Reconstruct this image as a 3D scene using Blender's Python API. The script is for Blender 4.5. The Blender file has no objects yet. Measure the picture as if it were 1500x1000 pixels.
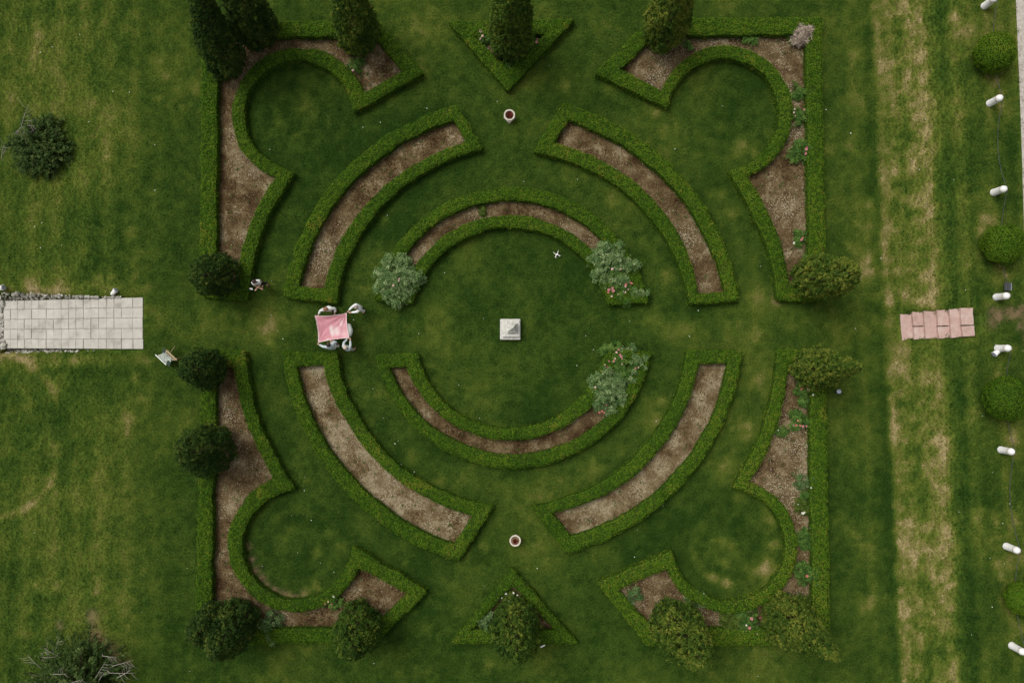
import bpy, bmesh, math, random
import numpy as np
from mathutils import Vector, Matrix
from mathutils.geometry import tessellate_polygon

random.seed(7)
RNG = np.random.default_rng(7)
S = bpy.context.scene
COL = S.collection

# ------------------------------------------------------------------ camera, sky, sun, exposure
CAM_H, FOC, TILT = 37.0, 1000.0, math.radians(1.4)
cd = bpy.data.cameras.new('camera'); cam = bpy.data.objects.new('camera', cd); COL.objects.link(cam)
cd.sensor_width = 36.0; cd.lens = 24.0; cd.clip_end = 2000.0; cd.clip_start = 0.5
cam.location = (0, 0, CAM_H); cam.rotation_euler = (TILT, 0, 0)
S.camera = cam

W = bpy.data.worlds.new('World'); S.world = W; W.use_nodes = True
nt = W.node_tree; nt.nodes.clear()
sky = nt.nodes.new('ShaderNodeTexSky'); sky.sky_type = 'NISHITA'; sky.sun_disc = False
sky.sun_elevation = math.radians(56); sky.sun_rotation = math.radians(-50)
sky.air_density = 1.0; sky.dust_density = 6.0; sky.ozone_density = 1.0
hs = nt.nodes.new('ShaderNodeHueSaturation'); hs.inputs['Saturation'].default_value = 0.12
bg = nt.nodes.new('ShaderNodeBackground'); bg.inputs['Strength'].default_value = 0.135
wo = nt.nodes.new('ShaderNodeOutputWorld')
nt.links.new(sky.outputs[0], hs.inputs['Color']); nt.links.new(hs.outputs[0], bg.inputs[0]); nt.links.new(bg.outputs[0], wo.inputs[0])

sl = bpy.data.lights.new('sun', 'SUN'); sun = bpy.data.objects.new('sun', sl); COL.objects.link(sun)
sl.energy = 1.3; sl.angle = math.radians(30); sl.color = (1.0, 0.95, 0.86)
_az, _el = math.radians(50), math.radians(56)      # sun stands beyond the tall conifers' corner of the garden
_dir = Vector((math.sin(_az) * math.cos(_el), -math.cos(_az) * math.cos(_el), -math.sin(_el)))
sun.rotation_euler = _dir.to_track_quat('-Z', 'Y').to_euler(); sun.location = (-20, 20, 30)

S.view_settings.view_transform = 'Standard'; S.view_settings.look = 'None'
S.view_settings.gamma = 1.0; S.view_settings.use_curve_mapping = False
S.view_settings.exposure = 0.0

# ------------------------------------------------------------------ survey helper: plan reading -> garden coordinates (metres)
_ct, _st = math.cos(TILT), math.sin(TILT)
def P(px, py, z=0.0):
    """metres on the level z of a spot read from the aerial survey"""
    dx = (np.asarray(px, float) - 750.0) / FOC; dy = (500.0 - np.asarray(py, float)) / FOC
    wy = dy * _ct + _st; wz = dy * _st - _ct
    t = (z - CAM_H) / wz
    return np.stack([dx * t, wy * t], -1)
def P3(px, py, z=0.0):
    p = P(px, py, z); return Vector((float(p[0]), float(p[1]), z))

# ------------------------------------------------------------------ numpy noise
_grids = {}
def vn(x, y, scale, seed):
    if seed not in _grids: _grids[seed] = np.random.default_rng(1000 + seed).random((257, 257))
    g = _grids[seed]
    u = np.asarray(x) * scale + 91.7; v = np.asarray(y) * scale + 57.3
    iu = np.floor(u).astype(int); iv = np.floor(v).astype(int); fu = u - iu; fv = v - iv
    fu = fu * fu * (3 - 2 * fu); fv = fv * fv * (3 - 2 * fv)
    a = g[iu % 256, iv % 256]; b = g[(iu + 1) % 256, iv % 256]; c = g[iu % 256, (iv + 1) % 256]; d = g[(iu + 1) % 256, (iv + 1) % 256]
    return (a * (1 - fu) + b * fu) * (1 - fv) + (c * (1 - fu) + d * fu) * fv
def fbm(x, y, scale, seed, octv=4):
    s = 0; a = 0.5; t = 0
    for i in range(octv):
        s = s + a * vn(x, y, scale * 2 ** i, seed + i * 17); t += a; a *= 0.55
    return s / t
def sstep(a, b, x):
    t = np.clip((np.asarray(x, float) - a) / (b - a), 0, 1); return t * t * (3 - 2 * t)
def in_poly(x, y, poly):
    inside = np.zeros(x.shape, bool); n = len(poly)
    for i in range(n):
        x0, y0 = poly[i]; x1, y1 = poly[(i + 1) % n]
        if y0 == y1: continue
        c = ((y0 > y) != (y1 > y)) & (x < (x1 - x0) * (y - y0) / (y1 - y0) + x0)
        inside ^= c
    return inside

# ------------------------------------------------------------------ object helpers
def tag(o, label=None, cat=None, group=None, kind=None):
    if label: o['label'] = label
    if cat: o['category'] = cat
    if group: o['group'] = group
    if kind: o['kind'] = kind
    return o
def empty(name, loc=(0, 0, 0), rz=0.0):
    o = bpy.data.objects.new(name, None); COL.objects.link(o); o.empty_display_size = 0.2
    o.location = loc; o.rotation_euler = (0, 0, rz); return o
def link(name, me, mat=None, parent=None):
    o = bpy.data.objects.new(name, me); COL.objects.link(o)
    if mat is not None and len(me.materials) == 0: me.materials.append(mat)
    if parent is not None: o.parent = parent
    return o
def quads(name, V, Q, tint=None, smooth=False):
    """mesh from arrays: V (n,3), Q (m,4), tint (m,)"""
    me = bpy.data.meshes.new(name); V = np.asarray(V, np.float32); Q = np.asarray(Q, np.int32)
    me.vertices.add(len(V)); me.vertices.foreach_set('co', V.ravel())
    me.loops.add(Q.size); me.loops.foreach_set('vertex_index', Q.ravel())
    me.polygons.add(len(Q)); me.polygons.foreach_set('loop_start', np.arange(0, Q.size, Q.shape[1], dtype=np.int32))
    me.update(calc_edges=True)
    if tint is not None:
        a = me.attributes.new('tint', 'FLOAT', 'FACE'); a.data.foreach_set('value', np.asarray(tint, np.float32))
    if smooth: me.polygons.foreach_set('use_smooth', np.ones(len(Q), bool))
    return me
def unit(v): return v / np.maximum(np.linalg.norm(v, axis=-1, keepdims=True), 1e-9)
def leaves(pos, nrm, length, width, tint, rng=RNG, along=None, name='leaves'):
    """one kite-shaped leaf per row"""
    n = len(pos); nrm = unit(nrm)
    r = rng.normal(size=(n, 3)) if along is None else along
    t = unit(r - nrm * np.sum(r * nrm, 1, keepdims=True)); b = np.cross(nrm, t)
    L = np.broadcast_to(length, (n,))[:, None]; Wd = np.broadcast_to(width, (n,))[:, None]
    v0 = pos - t * L * 0.5; v2 = pos + t * L * 0.5
    m = pos + t * L * 0.06 + nrm * L * 0.07
    v1 = m + b * Wd * 0.5; v3 = m - b * Wd * 0.5
    V = np.stack([v0, v1, v2, v3], 1).reshape(-1, 3)
    return quads(name, V, np.arange(4 * n).reshape(-1, 4), tint)
def bm_mesh(name, bm, smooth=False):
    me = bpy.data.meshes.new(name); bm.normal_update(); bm.to_mesh(me); bm.free()
    if smooth:
        for p in me.polygons: p.use_smooth = True
    return me
def add_tube(bm, pts, rad, sides=6, cap=True):
    pts = [Vector(p) for p in pts]; rings = []
    if not hasattr(rad, '__len__'): rad = [rad] * len(pts)
    for i, p in enumerate(pts):
        d = (pts[min(i + 1, len(pts) - 1)] - pts[max(i - 1, 0)]).normalized()
        a = d.orthogonal().normalized(); b = d.cross(a)
        if rings:                                    # keep rings aligned
            a = (pa - d * pa.dot(d)).normalized(); b = d.cross(a)
        pa = a
        rings.append([bm.verts.new(p + (a * math.cos(k * 2 * math.pi / sides) + b * math.sin(k * 2 * math.pi / sides)) * rad[i]) for k in range(sides)])
    for i in range(len(rings) - 1):
        for k in range(sides):
            bm.faces.new((rings[i][k], rings[i][(k + 1) % sides], rings[i + 1][(k + 1) % sides], rings[i + 1][k]))
    if cap:
        bm.faces.new(rings[0][::-1]); bm.faces.new(rings[-1])
def add_lathe(bm, prof, sides=20, c=(0, 0, 0)):
    """prof: list of (radius, z)"""
    rings = []
    for r, z in prof:
        rings.append([bm.verts.new((c[0] + r * math.cos(k * 2 * math.pi / sides), c[1] + r * math.sin(k * 2 * math.pi / sides), c[2] + z)) for k in range(sides)])
    for i in range(len(rings) - 1):
        for k in range(sides):
            bm.faces.new((rings[i][k], rings[i][(k + 1) % sides], rings[i + 1][(k + 1) % sides], rings[i + 1][k]))
    bm.faces.new(rings[0][::-1]); bm.faces.new(rings[-1])
def add_box(bm, c, s, rot=None, bevel=0.0):
    M = Matrix.Translation(c)
    if rot is not None: M = M @ rot.to_4x4()
    r = bmesh.ops.create_cube(bm, size=1.0, matrix=M @ Matrix.Diagonal((s[0], s[1], s[2], 1)))
    if bevel:
        es = list({e for v in r['verts'] for e in v.link_edges})
        bmesh.ops.bevel(bm, geom=es, offset=bevel, segments=1, affect='EDGES')
def add_slab(bm, quad, z, th, bevel=0.012, jit=0.0):
    """stone slab with a four-cornered outline (counter-clockwise xy) and top at z"""
    n = len(quad)
    j = [random.uniform(-jit, jit) for _ in range(n)]
    lo = [bm.verts.new((q[0], q[1], z - th)) for q in quad]
    c = (sum(q[0] for q in quad) / n, sum(q[1] for q in quad) / n)
    mi = [bm.verts.new((q[0], q[1], z - bevel + j[i])) for i, q in enumerate(quad)]
    def ins(q):
        d = Vector((c[0] - q[0], c[1] - q[1])); d.normalize(); return (q[0] + d.x * bevel, q[1] + d.y * bevel)
    hi = [bm.verts.new((*ins(q), z + j[i])) for i, q in enumerate(quad)]
    for A, B in ((lo, mi), (mi, hi)):
        for k in range(n): bm.faces.new((A[k], A[(k + 1) % n], B[(k + 1) % n], B[k]))
    bm.faces.new(hi); bm.faces.new(lo[::-1])

# ------------------------------------------------------------------ materials
def new_mat(name):
    m = bpy.data.materials.new(name); m.use_nodes = True
    t = m.node_tree; t.nodes.clear(); out = t.nodes.new('ShaderNodeOutputMaterial')
    return m, t, out
def ramp(t, stops):
    r = t.nodes.new('ShaderNodeValToRGB'); e = r.color_ramp.elements
    while len(e) < len(stops): e.new(0.5)
    for i, (p, c) in enumerate(stops): e[i].position = p; e[i].color = (*c, 1)
    return r
def leaf_mat(name, stops, transl=0.28, rough=0.7, spec=0.06):
    m, t, out = new_mat(name)
    a = t.nodes.new('ShaderNodeAttribute'); a.attribute_name = 'tint'
    r = ramp(t, stops); t.links.new(a.outputs['Fac'], r.inputs[0])
    p = t.nodes.new('ShaderNodeBsdfPrincipled'); p.inputs['Roughness'].default_value = rough
    p.inputs['Specular IOR Level'].default_value = spec
    tr = t.nodes.new('ShaderNodeBsdfTranslucent'); mx = t.nodes.new('ShaderNodeMixShader'); mx.inputs[0].default_value = transl
    t.links.new(r.outputs[0], p.inputs['Base Color']); t.links.new(r.outputs[0], tr.inputs[0])
    t.links.new(p.outputs[0], mx.inputs[1]); t.links.new(tr.outputs[0], mx.inputs[2]); t.links.new(mx.outputs[0], out.inputs[0])
    return m
def noise_mat(name, stops, scale=6.0, detail=6.0, rough=0.85, bump=0.3, bscale=None, bdist=0.02, spec=0.3, per_object=0.0, distortion=0.0):
    m, t, out = new_mat(name)
    tc = t.nodes.new('ShaderNodeTexCoord'); ge = t.nodes.new('ShaderNodeNewGeometry')
    n = t.nodes.new('ShaderNodeTexNoise'); n.inputs['Scale'].default_value = scale; n.inputs['Detail'].default_value = detail
    n.inputs['Roughness'].default_value = 0.62; n.inputs['Distortion'].default_value = distortion
    t.links.new(ge.outputs['Position'], n.inputs['Vector'])
    r = ramp(t, stops); fac = n.outputs['Fac']
    if per_object:
        oi = t.nodes.new('ShaderNodeObjectInfo'); ma = t.nodes.new('ShaderNodeMath'); ma.operation = 'MULTIPLY_ADD'
        sub = t.nodes.new('ShaderNodeMath'); sub.operation = 'SUBTRACT'; sub.inputs[1].default_value = 0.5
        t.links.new(oi.outputs['Random'], sub.inputs[0]); t.links.new(sub.outputs[0], ma.inputs[0])
        ma.inputs[1].default_value = per_object; t.links.new(fac, ma.inputs[2]); fac = ma.outputs[0]
    t.links.new(fac, r.inputs[0])
    p = t.nodes.new('ShaderNodeBsdfPrincipled'); p.inputs['Roughness'].default_value = rough; p.inputs['Specular IOR Level'].default_value = spec
    t.links.new(r.outputs[0], p.inputs['Base Color'])
    if bump:
        n2 = t.nodes.new('ShaderNodeTexNoise'); n2.inputs['Scale'].default_value = bscale or scale * 5; n2.inputs['Detail'].default_value = 4
        t.links.new(ge.outputs['Position'], n2.inputs['Vector'])
        b = t.nodes.new('ShaderNodeBump'); b.inputs['Strength'].default_value = bump; b.inputs['Distance'].default_value = bdist
        t.links.new(n2.outputs['Fac'], b.inputs['Height']); t.links.new(b.outputs[0], p.inputs['Normal'])
    t.links.new(p.outputs[0], out.inputs[0])
    return m
def tint_mat(name, stops, rough=0.9):
    m, t, out = new_mat(name)
    a = t.nodes.new('ShaderNodeAttribute'); a.attribute_name = 'tint'
    r = ramp(t, stops); t.links.new(a.outputs['Fac'], r.inputs[0])
    p = t.nodes.new('ShaderNodeBsdfPrincipled'); p.inputs['Roughness'].default_value = rough; p.inputs['Specular IOR Level'].default_value = 0.03
    t.links.new(r.outputs[0], p.inputs['Base Color']); t.links.new(p.outputs[0], out.inputs[0])
    return m

GR_STOPS = [(0.0, (0.016, 0.041, 0.006)), (0.30, (0.044, 0.080, 0.011)), (0.58, (0.096, 0.126, 0.018)), (0.8, (0.17, 0.155, 0.045)), (1.0, (0.34, 0.27, 0.135))]
def grass_mat(name, attr_type):
    """lawn colour: 'dry' runs lush green -> straw, with fine natural mottling; 'bare' shows soil"""
    m, t, out = new_mat(name)
    L = t.links.new
    def attr(nm):
        a = t.nodes.new('ShaderNodeAttribute'); a.attribute_type = attr_type; a.attribute_name = nm; return a.outputs['Fac']
    ge = t.nodes.new('ShaderNodeNewGeometry')
    n1 = t.nodes.new('ShaderNodeTexNoise'); n1.inputs['Scale'].default_value = 14.0; n1.inputs['Detail'].default_value = 5; n1.inputs['Roughness'].default_value = 0.85
    L(ge.outputs['Position'], n1.inputs['Vector'])
    s = t.nodes.new('ShaderNodeMath'); s.operation = 'MULTIPLY_ADD'; s.inputs[1].default_value = 1.6; L(n1.outputs['Fac'], s.inputs[0])
    o = t.nodes.new('ShaderNodeMath'); o.operation = 'SUBTRACT'; o.inputs[1].default_value = 0.80; L(attr('dry'), o.inputs[0]); L(o.outputs[0], s.inputs[2])
    fac = s.outputs[0]
    if attr_type == 'INSTANCER':
        oi = t.nodes.new('ShaderNodeObjectInfo'); ma = t.nodes.new('ShaderNodeMath'); ma.operation = 'MULTIPLY_ADD'; ma.inputs[1].default_value = 0.30
        sb = t.nodes.new('ShaderNodeMath'); sb.operation = 'SUBTRACT'; sb.inputs[1].default_value = 0.15
        L(oi.outputs['Random'], ma.inputs[0]); L(fac, ma.inputs[2]); L(ma.outputs[0], sb.inputs[0]); fac = sb.outputs[0]
    r = ramp(t, GR_STOPS); L(fac, r.inputs[0])
    mix = t.nodes.new('ShaderNodeMix'); mix.data_type = 'RGBA'; mix.inputs['B'].default_value = (0.19, 0.12, 0.075, 1)
    L(attr('bare'), mix.inputs['Factor']); L(r.outputs[0], mix.inputs['A'])
    p = t.nodes.new('ShaderNodeBsdfPrincipled'); p.inputs['Roughness'].default_value = 0.9; p.inputs['Specular IOR Level'].default_value = 0.02
    L(mix.outputs['Result'], p.inputs['Base Color'])
    if attr_type == 'INSTANCER':
        tr = t.nodes.new('ShaderNodeBsdfTranslucent'); mx = t.nodes.new('ShaderNodeMixShader'); mx.inputs[0].default_value = 0.25
        L(mix.outputs['Result'], tr.inputs[0]); L(p.outputs[0], mx.inputs[1]); L(tr.outputs[0], mx.inputs[2]); L(mx.outputs[0], out.inputs[0])
    else:
        n2 = t.nodes.new('ShaderNodeTexNoise'); n2.inputs['Scale'].default_value = 24; n2.inputs['Detail'].default_value = 5; L(ge.outputs['Position'], n2.inputs['Vector'])
        b = t.nodes.new('ShaderNodeBump'); b.inputs['Strength'].default_value = 0.6; b.inputs['Distance'].default_value = 0.04
        L(n2.outputs['Fac'], b.inputs['Height']); L(b.outputs[0], p.inputs['Normal']); L(p.outputs[0], out.inputs[0])
    return m

M = {}
M['lawn'] = grass_mat('lawn_turf', 'GEOMETRY')
M['grass'] = grass_mat('grass_blades', 'INSTANCER')
M['hedge'] = leaf_mat('box_hedge_leaf', [(0.0, (0.030, 0.076, 0.006)), (0.4, (0.074, 0.164, 0.010)), (0.80, (0.128, 0.215, 0.014)), (1.0, (0.23, 0.215, 0.028))])
M['twig'] = noise_mat('hedge_twig', [(0.3, (0.020, 0.040, 0.007)), (0.7, (0.038, 0.064, 0.009))], 8, bump=0, spec=0.0)
M['thuja'] = leaf_mat('conifer_leaf', [(0.0, (0.024, 0.058, 0.009)), (0.5, (0.074, 0.128, 0.016)), (1.0, (0.215, 0.235, 0.036))])
M['thuja_dark'] = leaf_mat('dark_conifer_leaf', [(0.0, (0.018, 0.044, 0.009)), (0.55, (0.044, 0.082, 0.014)), (1.0, (0.13, 0.16, 0.028))])
M['grey_leaf'] = leaf_mat('grey_green_leaf', [(0.0, (0.060, 0.125, 0.036)), (0.5, (0.140, 0.225, 0.075)), (1.0, (0.32, 0.40, 0.185))])
M['rose_leaf'] = leaf_mat('rose_leaf', [(0.0, (0.034, 0.085, 0.016)), (0.5, (0.085, 0.175, 0.032)), (1.0, (0.18, 0.28, 0.06))])
M['light_leaf'] = leaf_mat('light_green_leaf', [(0.0, (0.045, 0.085, 0.012)), (0.5, (0.085, 0.135, 0.020)), (1.0, (0.15, 0.20, 0.04))])
M['juniper'] = leaf_mat('juniper_leaf', [(0.0, (0.026, 0.055, 0.014)), (0.5, (0.075, 0.125, 0.030)), (1.0, (0.19, 0.25, 0.08))])
M['dead_leaf'] = leaf_mat('withered_leaf', [(0.0, (0.28, 0.22, 0.165)), (1.0, (0.55, 0.46, 0.37))])
M['bark'] = noise_mat('bark', [(0.3, (0.05, 0.032, 0.02)), (0.7, (0.11, 0.075, 0.05))], 10, bump=0.5)
M['dead_wood'] = noise_mat('dead_wood', [(0.3, (0.20, 0.18, 0.14)), (0.7, (0.38, 0.35, 0.29))], 14, bump=0.3)
def soil_mat(name, k): return noise_mat(name, [(0.34 - k, (0.050, 0.029, 0.014)), (0.46 - k, (0.110, 0.074, 0.035)), (0.56 - k, (0.178, 0.130, 0.067)), (0.68 - k, (0.32, 0.265, 0.165))], 1.1, 15, 0.95, 0.9, 22, 0.05, 0.02)
M['soil'] = soil_mat('mulch_soil', 0.0); M['soil_pale'] = soil_mat('bleached_mulch_soil', 0.09); M['soil_dark'] = soil_mat('damp_mulch_soil', -0.06)
BED_TONE = dict(corner_tl=-.04, corner_tr=.06, corner_bl=-.03, corner_br=.03, arc_tl=-.05, arc_tr=.03, arc_bl=.12, arc_br=.13, ring_t=-.09, ring_b=-.08, tri_t=-.2, tri_b=-.15)
M['chips'] = tint_mat('bark_chips', [(0.0, (0.036, 0.019, 0.009)), (0.4, (0.130, 0.084, 0.038)), (0.75, (0.24, 0.187, 0.105)), (1.0, (0.44, 0.38, 0.265))])
M['slab'] = noise_mat('concrete_slab', [(0.28, (0.27, 0.252, 0.215)), (0.46, (0.42, 0.398, 0.350)), (0.72, (0.52, 0.495, 0.44))], 1.6, 14, 0.9, 0.25, 40, 0.008, 0.2, per_object=0.09)
M['pink'] = noise_mat('pink_sandstone', [(0.25, (0.34, 0.225, 0.185)), (0.55, (0.46, 0.32, 0.275)), (0.8, (0.53, 0.42, 0.37))], 3.0, 9, 0.9, 0.3, 30, 0.008, 0.2, per_object=0.25)
M['rubble'] = noise_mat('rubble_stone', [(0.3, (0.16, 0.15, 0.125)), (0.5, (0.36, 0.34, 0.29)), (0.7, (0.62, 0.60, 0.53))], 6.0, 6, 0.9, 0.4, 30, 0.02)
M['gravel'] = noise_mat('drive_gravel', [(0.3, (0.30, 0.26, 0.22)), (0.5, (0.42, 0.38, 0.33)), (0.7, (0.52, 0.49, 0.44))], 9.0, 9, 0.95, 0.6, 60, 0.02)
M['stone'] = noise_mat('weathered_stone', [(0.25, (0.30, 0.295, 0.26)), (0.5, (0.52, 0.51, 0.46)), (0.75, (0.68, 0.665, 0.61))], 7.0, 9, 0.9, 0.3, 40, 0.01)
M['urn'] = noise_mat('pale_urn_stone', [(0.25, (0.42, 0.36, 0.29)), (0.6, (0.64, 0.58, 0.49))], 8.0, 6, 0.85, 0.2)
M['white'] = noise_mat('white_paint', [(0.3, (0.70, 0.69, 0.66)), (0.6, (0.80, 0.79, 0.76)), (0.8, (0.60, 0.57, 0.50))], 5.0, 6, 0.5, 0.05)
M['rust'] = noise_mat('rusty_cap', [(0.3, (0.32, 0.24, 0.17)), (0.7, (0.62, 0.56, 0.48))], 16.0, 6, 0.8, 0.1)
M['iron'] = noise_mat('dark_iron', [(0.3, (0.035, 0.037, 0.040)), (0.7, (0.09, 0.095, 0.10))], 20, 4, 0.5, 0.1)
M['lens'] = noise_mat('lamp_glass', [(0.3, (0.20, 0.23, 0.27)), (0.7, (0.40, 0.44, 0.48))], 12, 2, 0.1, 0, spec=0.6)
M['wood'] = noise_mat('easel_wood', [(0.3, (0.28, 0.19, 0.10)), (0.7, (0.50, 0.39, 0.24))], 18, 4, 0.7, 0.1)
M['board'] = noise_mat('green_sign_board', [(0.3, (0.030, 0.050, 0.035)), (0.7, (0.055, 0.080, 0.058))], 10, 4, 0.6, 0)
M['letter'] = noise_mat('white_lettering', [(0.3, (0.62, 0.68, 0.60)), (0.7, (0.80, 0.82, 0.74))], 30, 3, 0.7, 0)
M['skin'] = noise_mat('skin', [(0.3, (0.42, 0.24, 0.17)), (0.7, (0.50, 0.30, 0.22))], 12, 3, 0.55, 0)
M['cl_white'] = noise_mat('white_cotton', [(0.3, (0.66, 0.68, 0.64)), (0.7, (0.78, 0.79, 0.75))], 9, 4, 0.9, 0.3, 14, 0.03)
M['cl_pale'] = noise_mat('pale_blue_grey_cotton', [(0.3, (0.36, 0.42, 0.43)), (0.7, (0.55, 0.61, 0.61))], 9, 4, 0.9, 0.3, 14, 0.03)
M['cl_black'] = noise_mat('black_cotton', [(0.3, (0.012, 0.011, 0.012)), (0.7, (0.025, 0.023, 0.024))], 9, 4, 0.9, 0.2)
M['cl_beige'] = noise_mat('beige_cotton', [(0.3, (0.40, 0.37, 0.31)), (0.7, (0.52, 0.49, 0.42))], 9, 4, 0.9, 0.2)
M['h_dark'] = noise_mat('dark_brown_hair', [(0.3, (0.018, 0.010, 0.008)), (0.7, (0.045, 0.026, 0.018))], 30, 4, 0.5, 0.2)
M['h_brown'] = noise_mat('auburn_hair', [(0.3, (0.20, 0.085, 0.045)), (0.7, (0.32, 0.15, 0.085))], 30, 4, 0.5, 0.2)
M['h_grey'] = noise_mat('grey_brown_hair', [(0.3, (0.20, 0.16, 0.13)), (0.7, (0.34, 0.29, 0.25))], 30, 4, 0.5, 0.2)
M['h_blond'] = noise_mat('blond_hair', [(0.3, (0.46, 0.37, 0.28)), (0.7, (0.64, 0.55, 0.44))], 30, 4, 0.5, 0.2)
M['shoe'] = noise_mat('brown_shoe', [(0.3, (0.05, 0.03, 0.02)), (0.7, (0.10, 0.06, 0.04))], 12, 3, 0.5, 0)
M['eye'] = noise_mat('eye', [(0.3, (0.03, 0.02, 0.015)), (0.7, (0.06, 0.04, 0.03))], 30, 1, 0.2, 0)
M['red_plant'] = leaf_mat('red_foliage', [(0.0, (0.045, 0.010, 0.008)), (0.5, (0.13, 0.022, 0.016)), (1.0, (0.26, 0.06, 0.05))])
for k, c in dict(fl_pink=(0.56, 0.23, 0.23), fl_coral=(0.52, 0.19, 0.14), fl_pale=(0.72, 0.48, 0.43), fl_white=(0.74, 0.74, 0.62), fl_magenta=(0.46, 0.07, 0.16)).items():
    M[k] = noise_mat(k.replace('fl_', '') + '_petal', [(0.3, tuple(x * 0.8 for x in c)), (0.7, c)], 25, 3, 0.7, 0)

# ================================================================== THE GROUND
STAIR_X = [209.3, 194.5, 178.0, 166.9, 156.0, 144.6, 133.2, 122.2, 111.4, 100.5, 89.7, 78.6, 67.7, 56.9, 46.2, 35.7, 25.6, 15.3, 5.5, -5, -16]
def stair_level(j): return 0.035 - 0.1 * max(0, j - 1)       # j = column of slabs counted from the lawn
def stair_z_at(x):
    """tread level at x (m): falls away from the garden"""
    e = [float(P(px, 475)[0]) for px in STAIR_X]
    z = np.full(np.shape(x), stair_level(0))
    for j in range(len(e) - 1): z = np.where(np.asarray(x) < e[j], stair_level(j), z)
    return z
def terrain(x, y):
    z = -1.25 * sstep(-20.0, -30.5, x) * 1.0
    z = z + 0.95 * sstep(20.2, 25.0, x)
    # cutting of the stairway
    yt = float(P(100, 437)[1]); yb = float(P(100, 512.5)[1])
    wid = 0.08 + 0.55 * sstep(-22, -29, x)
    inside = np.minimum(sstep(yb - wid * 0.6, yb, y), 1 - sstep(yt, yt + wid, y)) * (x < -20.02) * (x > -34)
    z = z * (1 - inside) + (np.minimum(stair_z_at(x), z) - 0.28) * inside
    # seat of the sandstone steps
    a0, a1 = float(P(1321, 480)[0]), float(P(1425, 480)[0]); b0, b1 = float(P(1370, 494)[1]), float(P(1370, 456)[1])
    ins2 = (x > a0 + 0.1) & (x < a1 - 0.05) & (y > b0 + 0.05) & (y < b1 - 0.1)
    z = np.where(ins2, z - 0.16, z)
    return z

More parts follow.
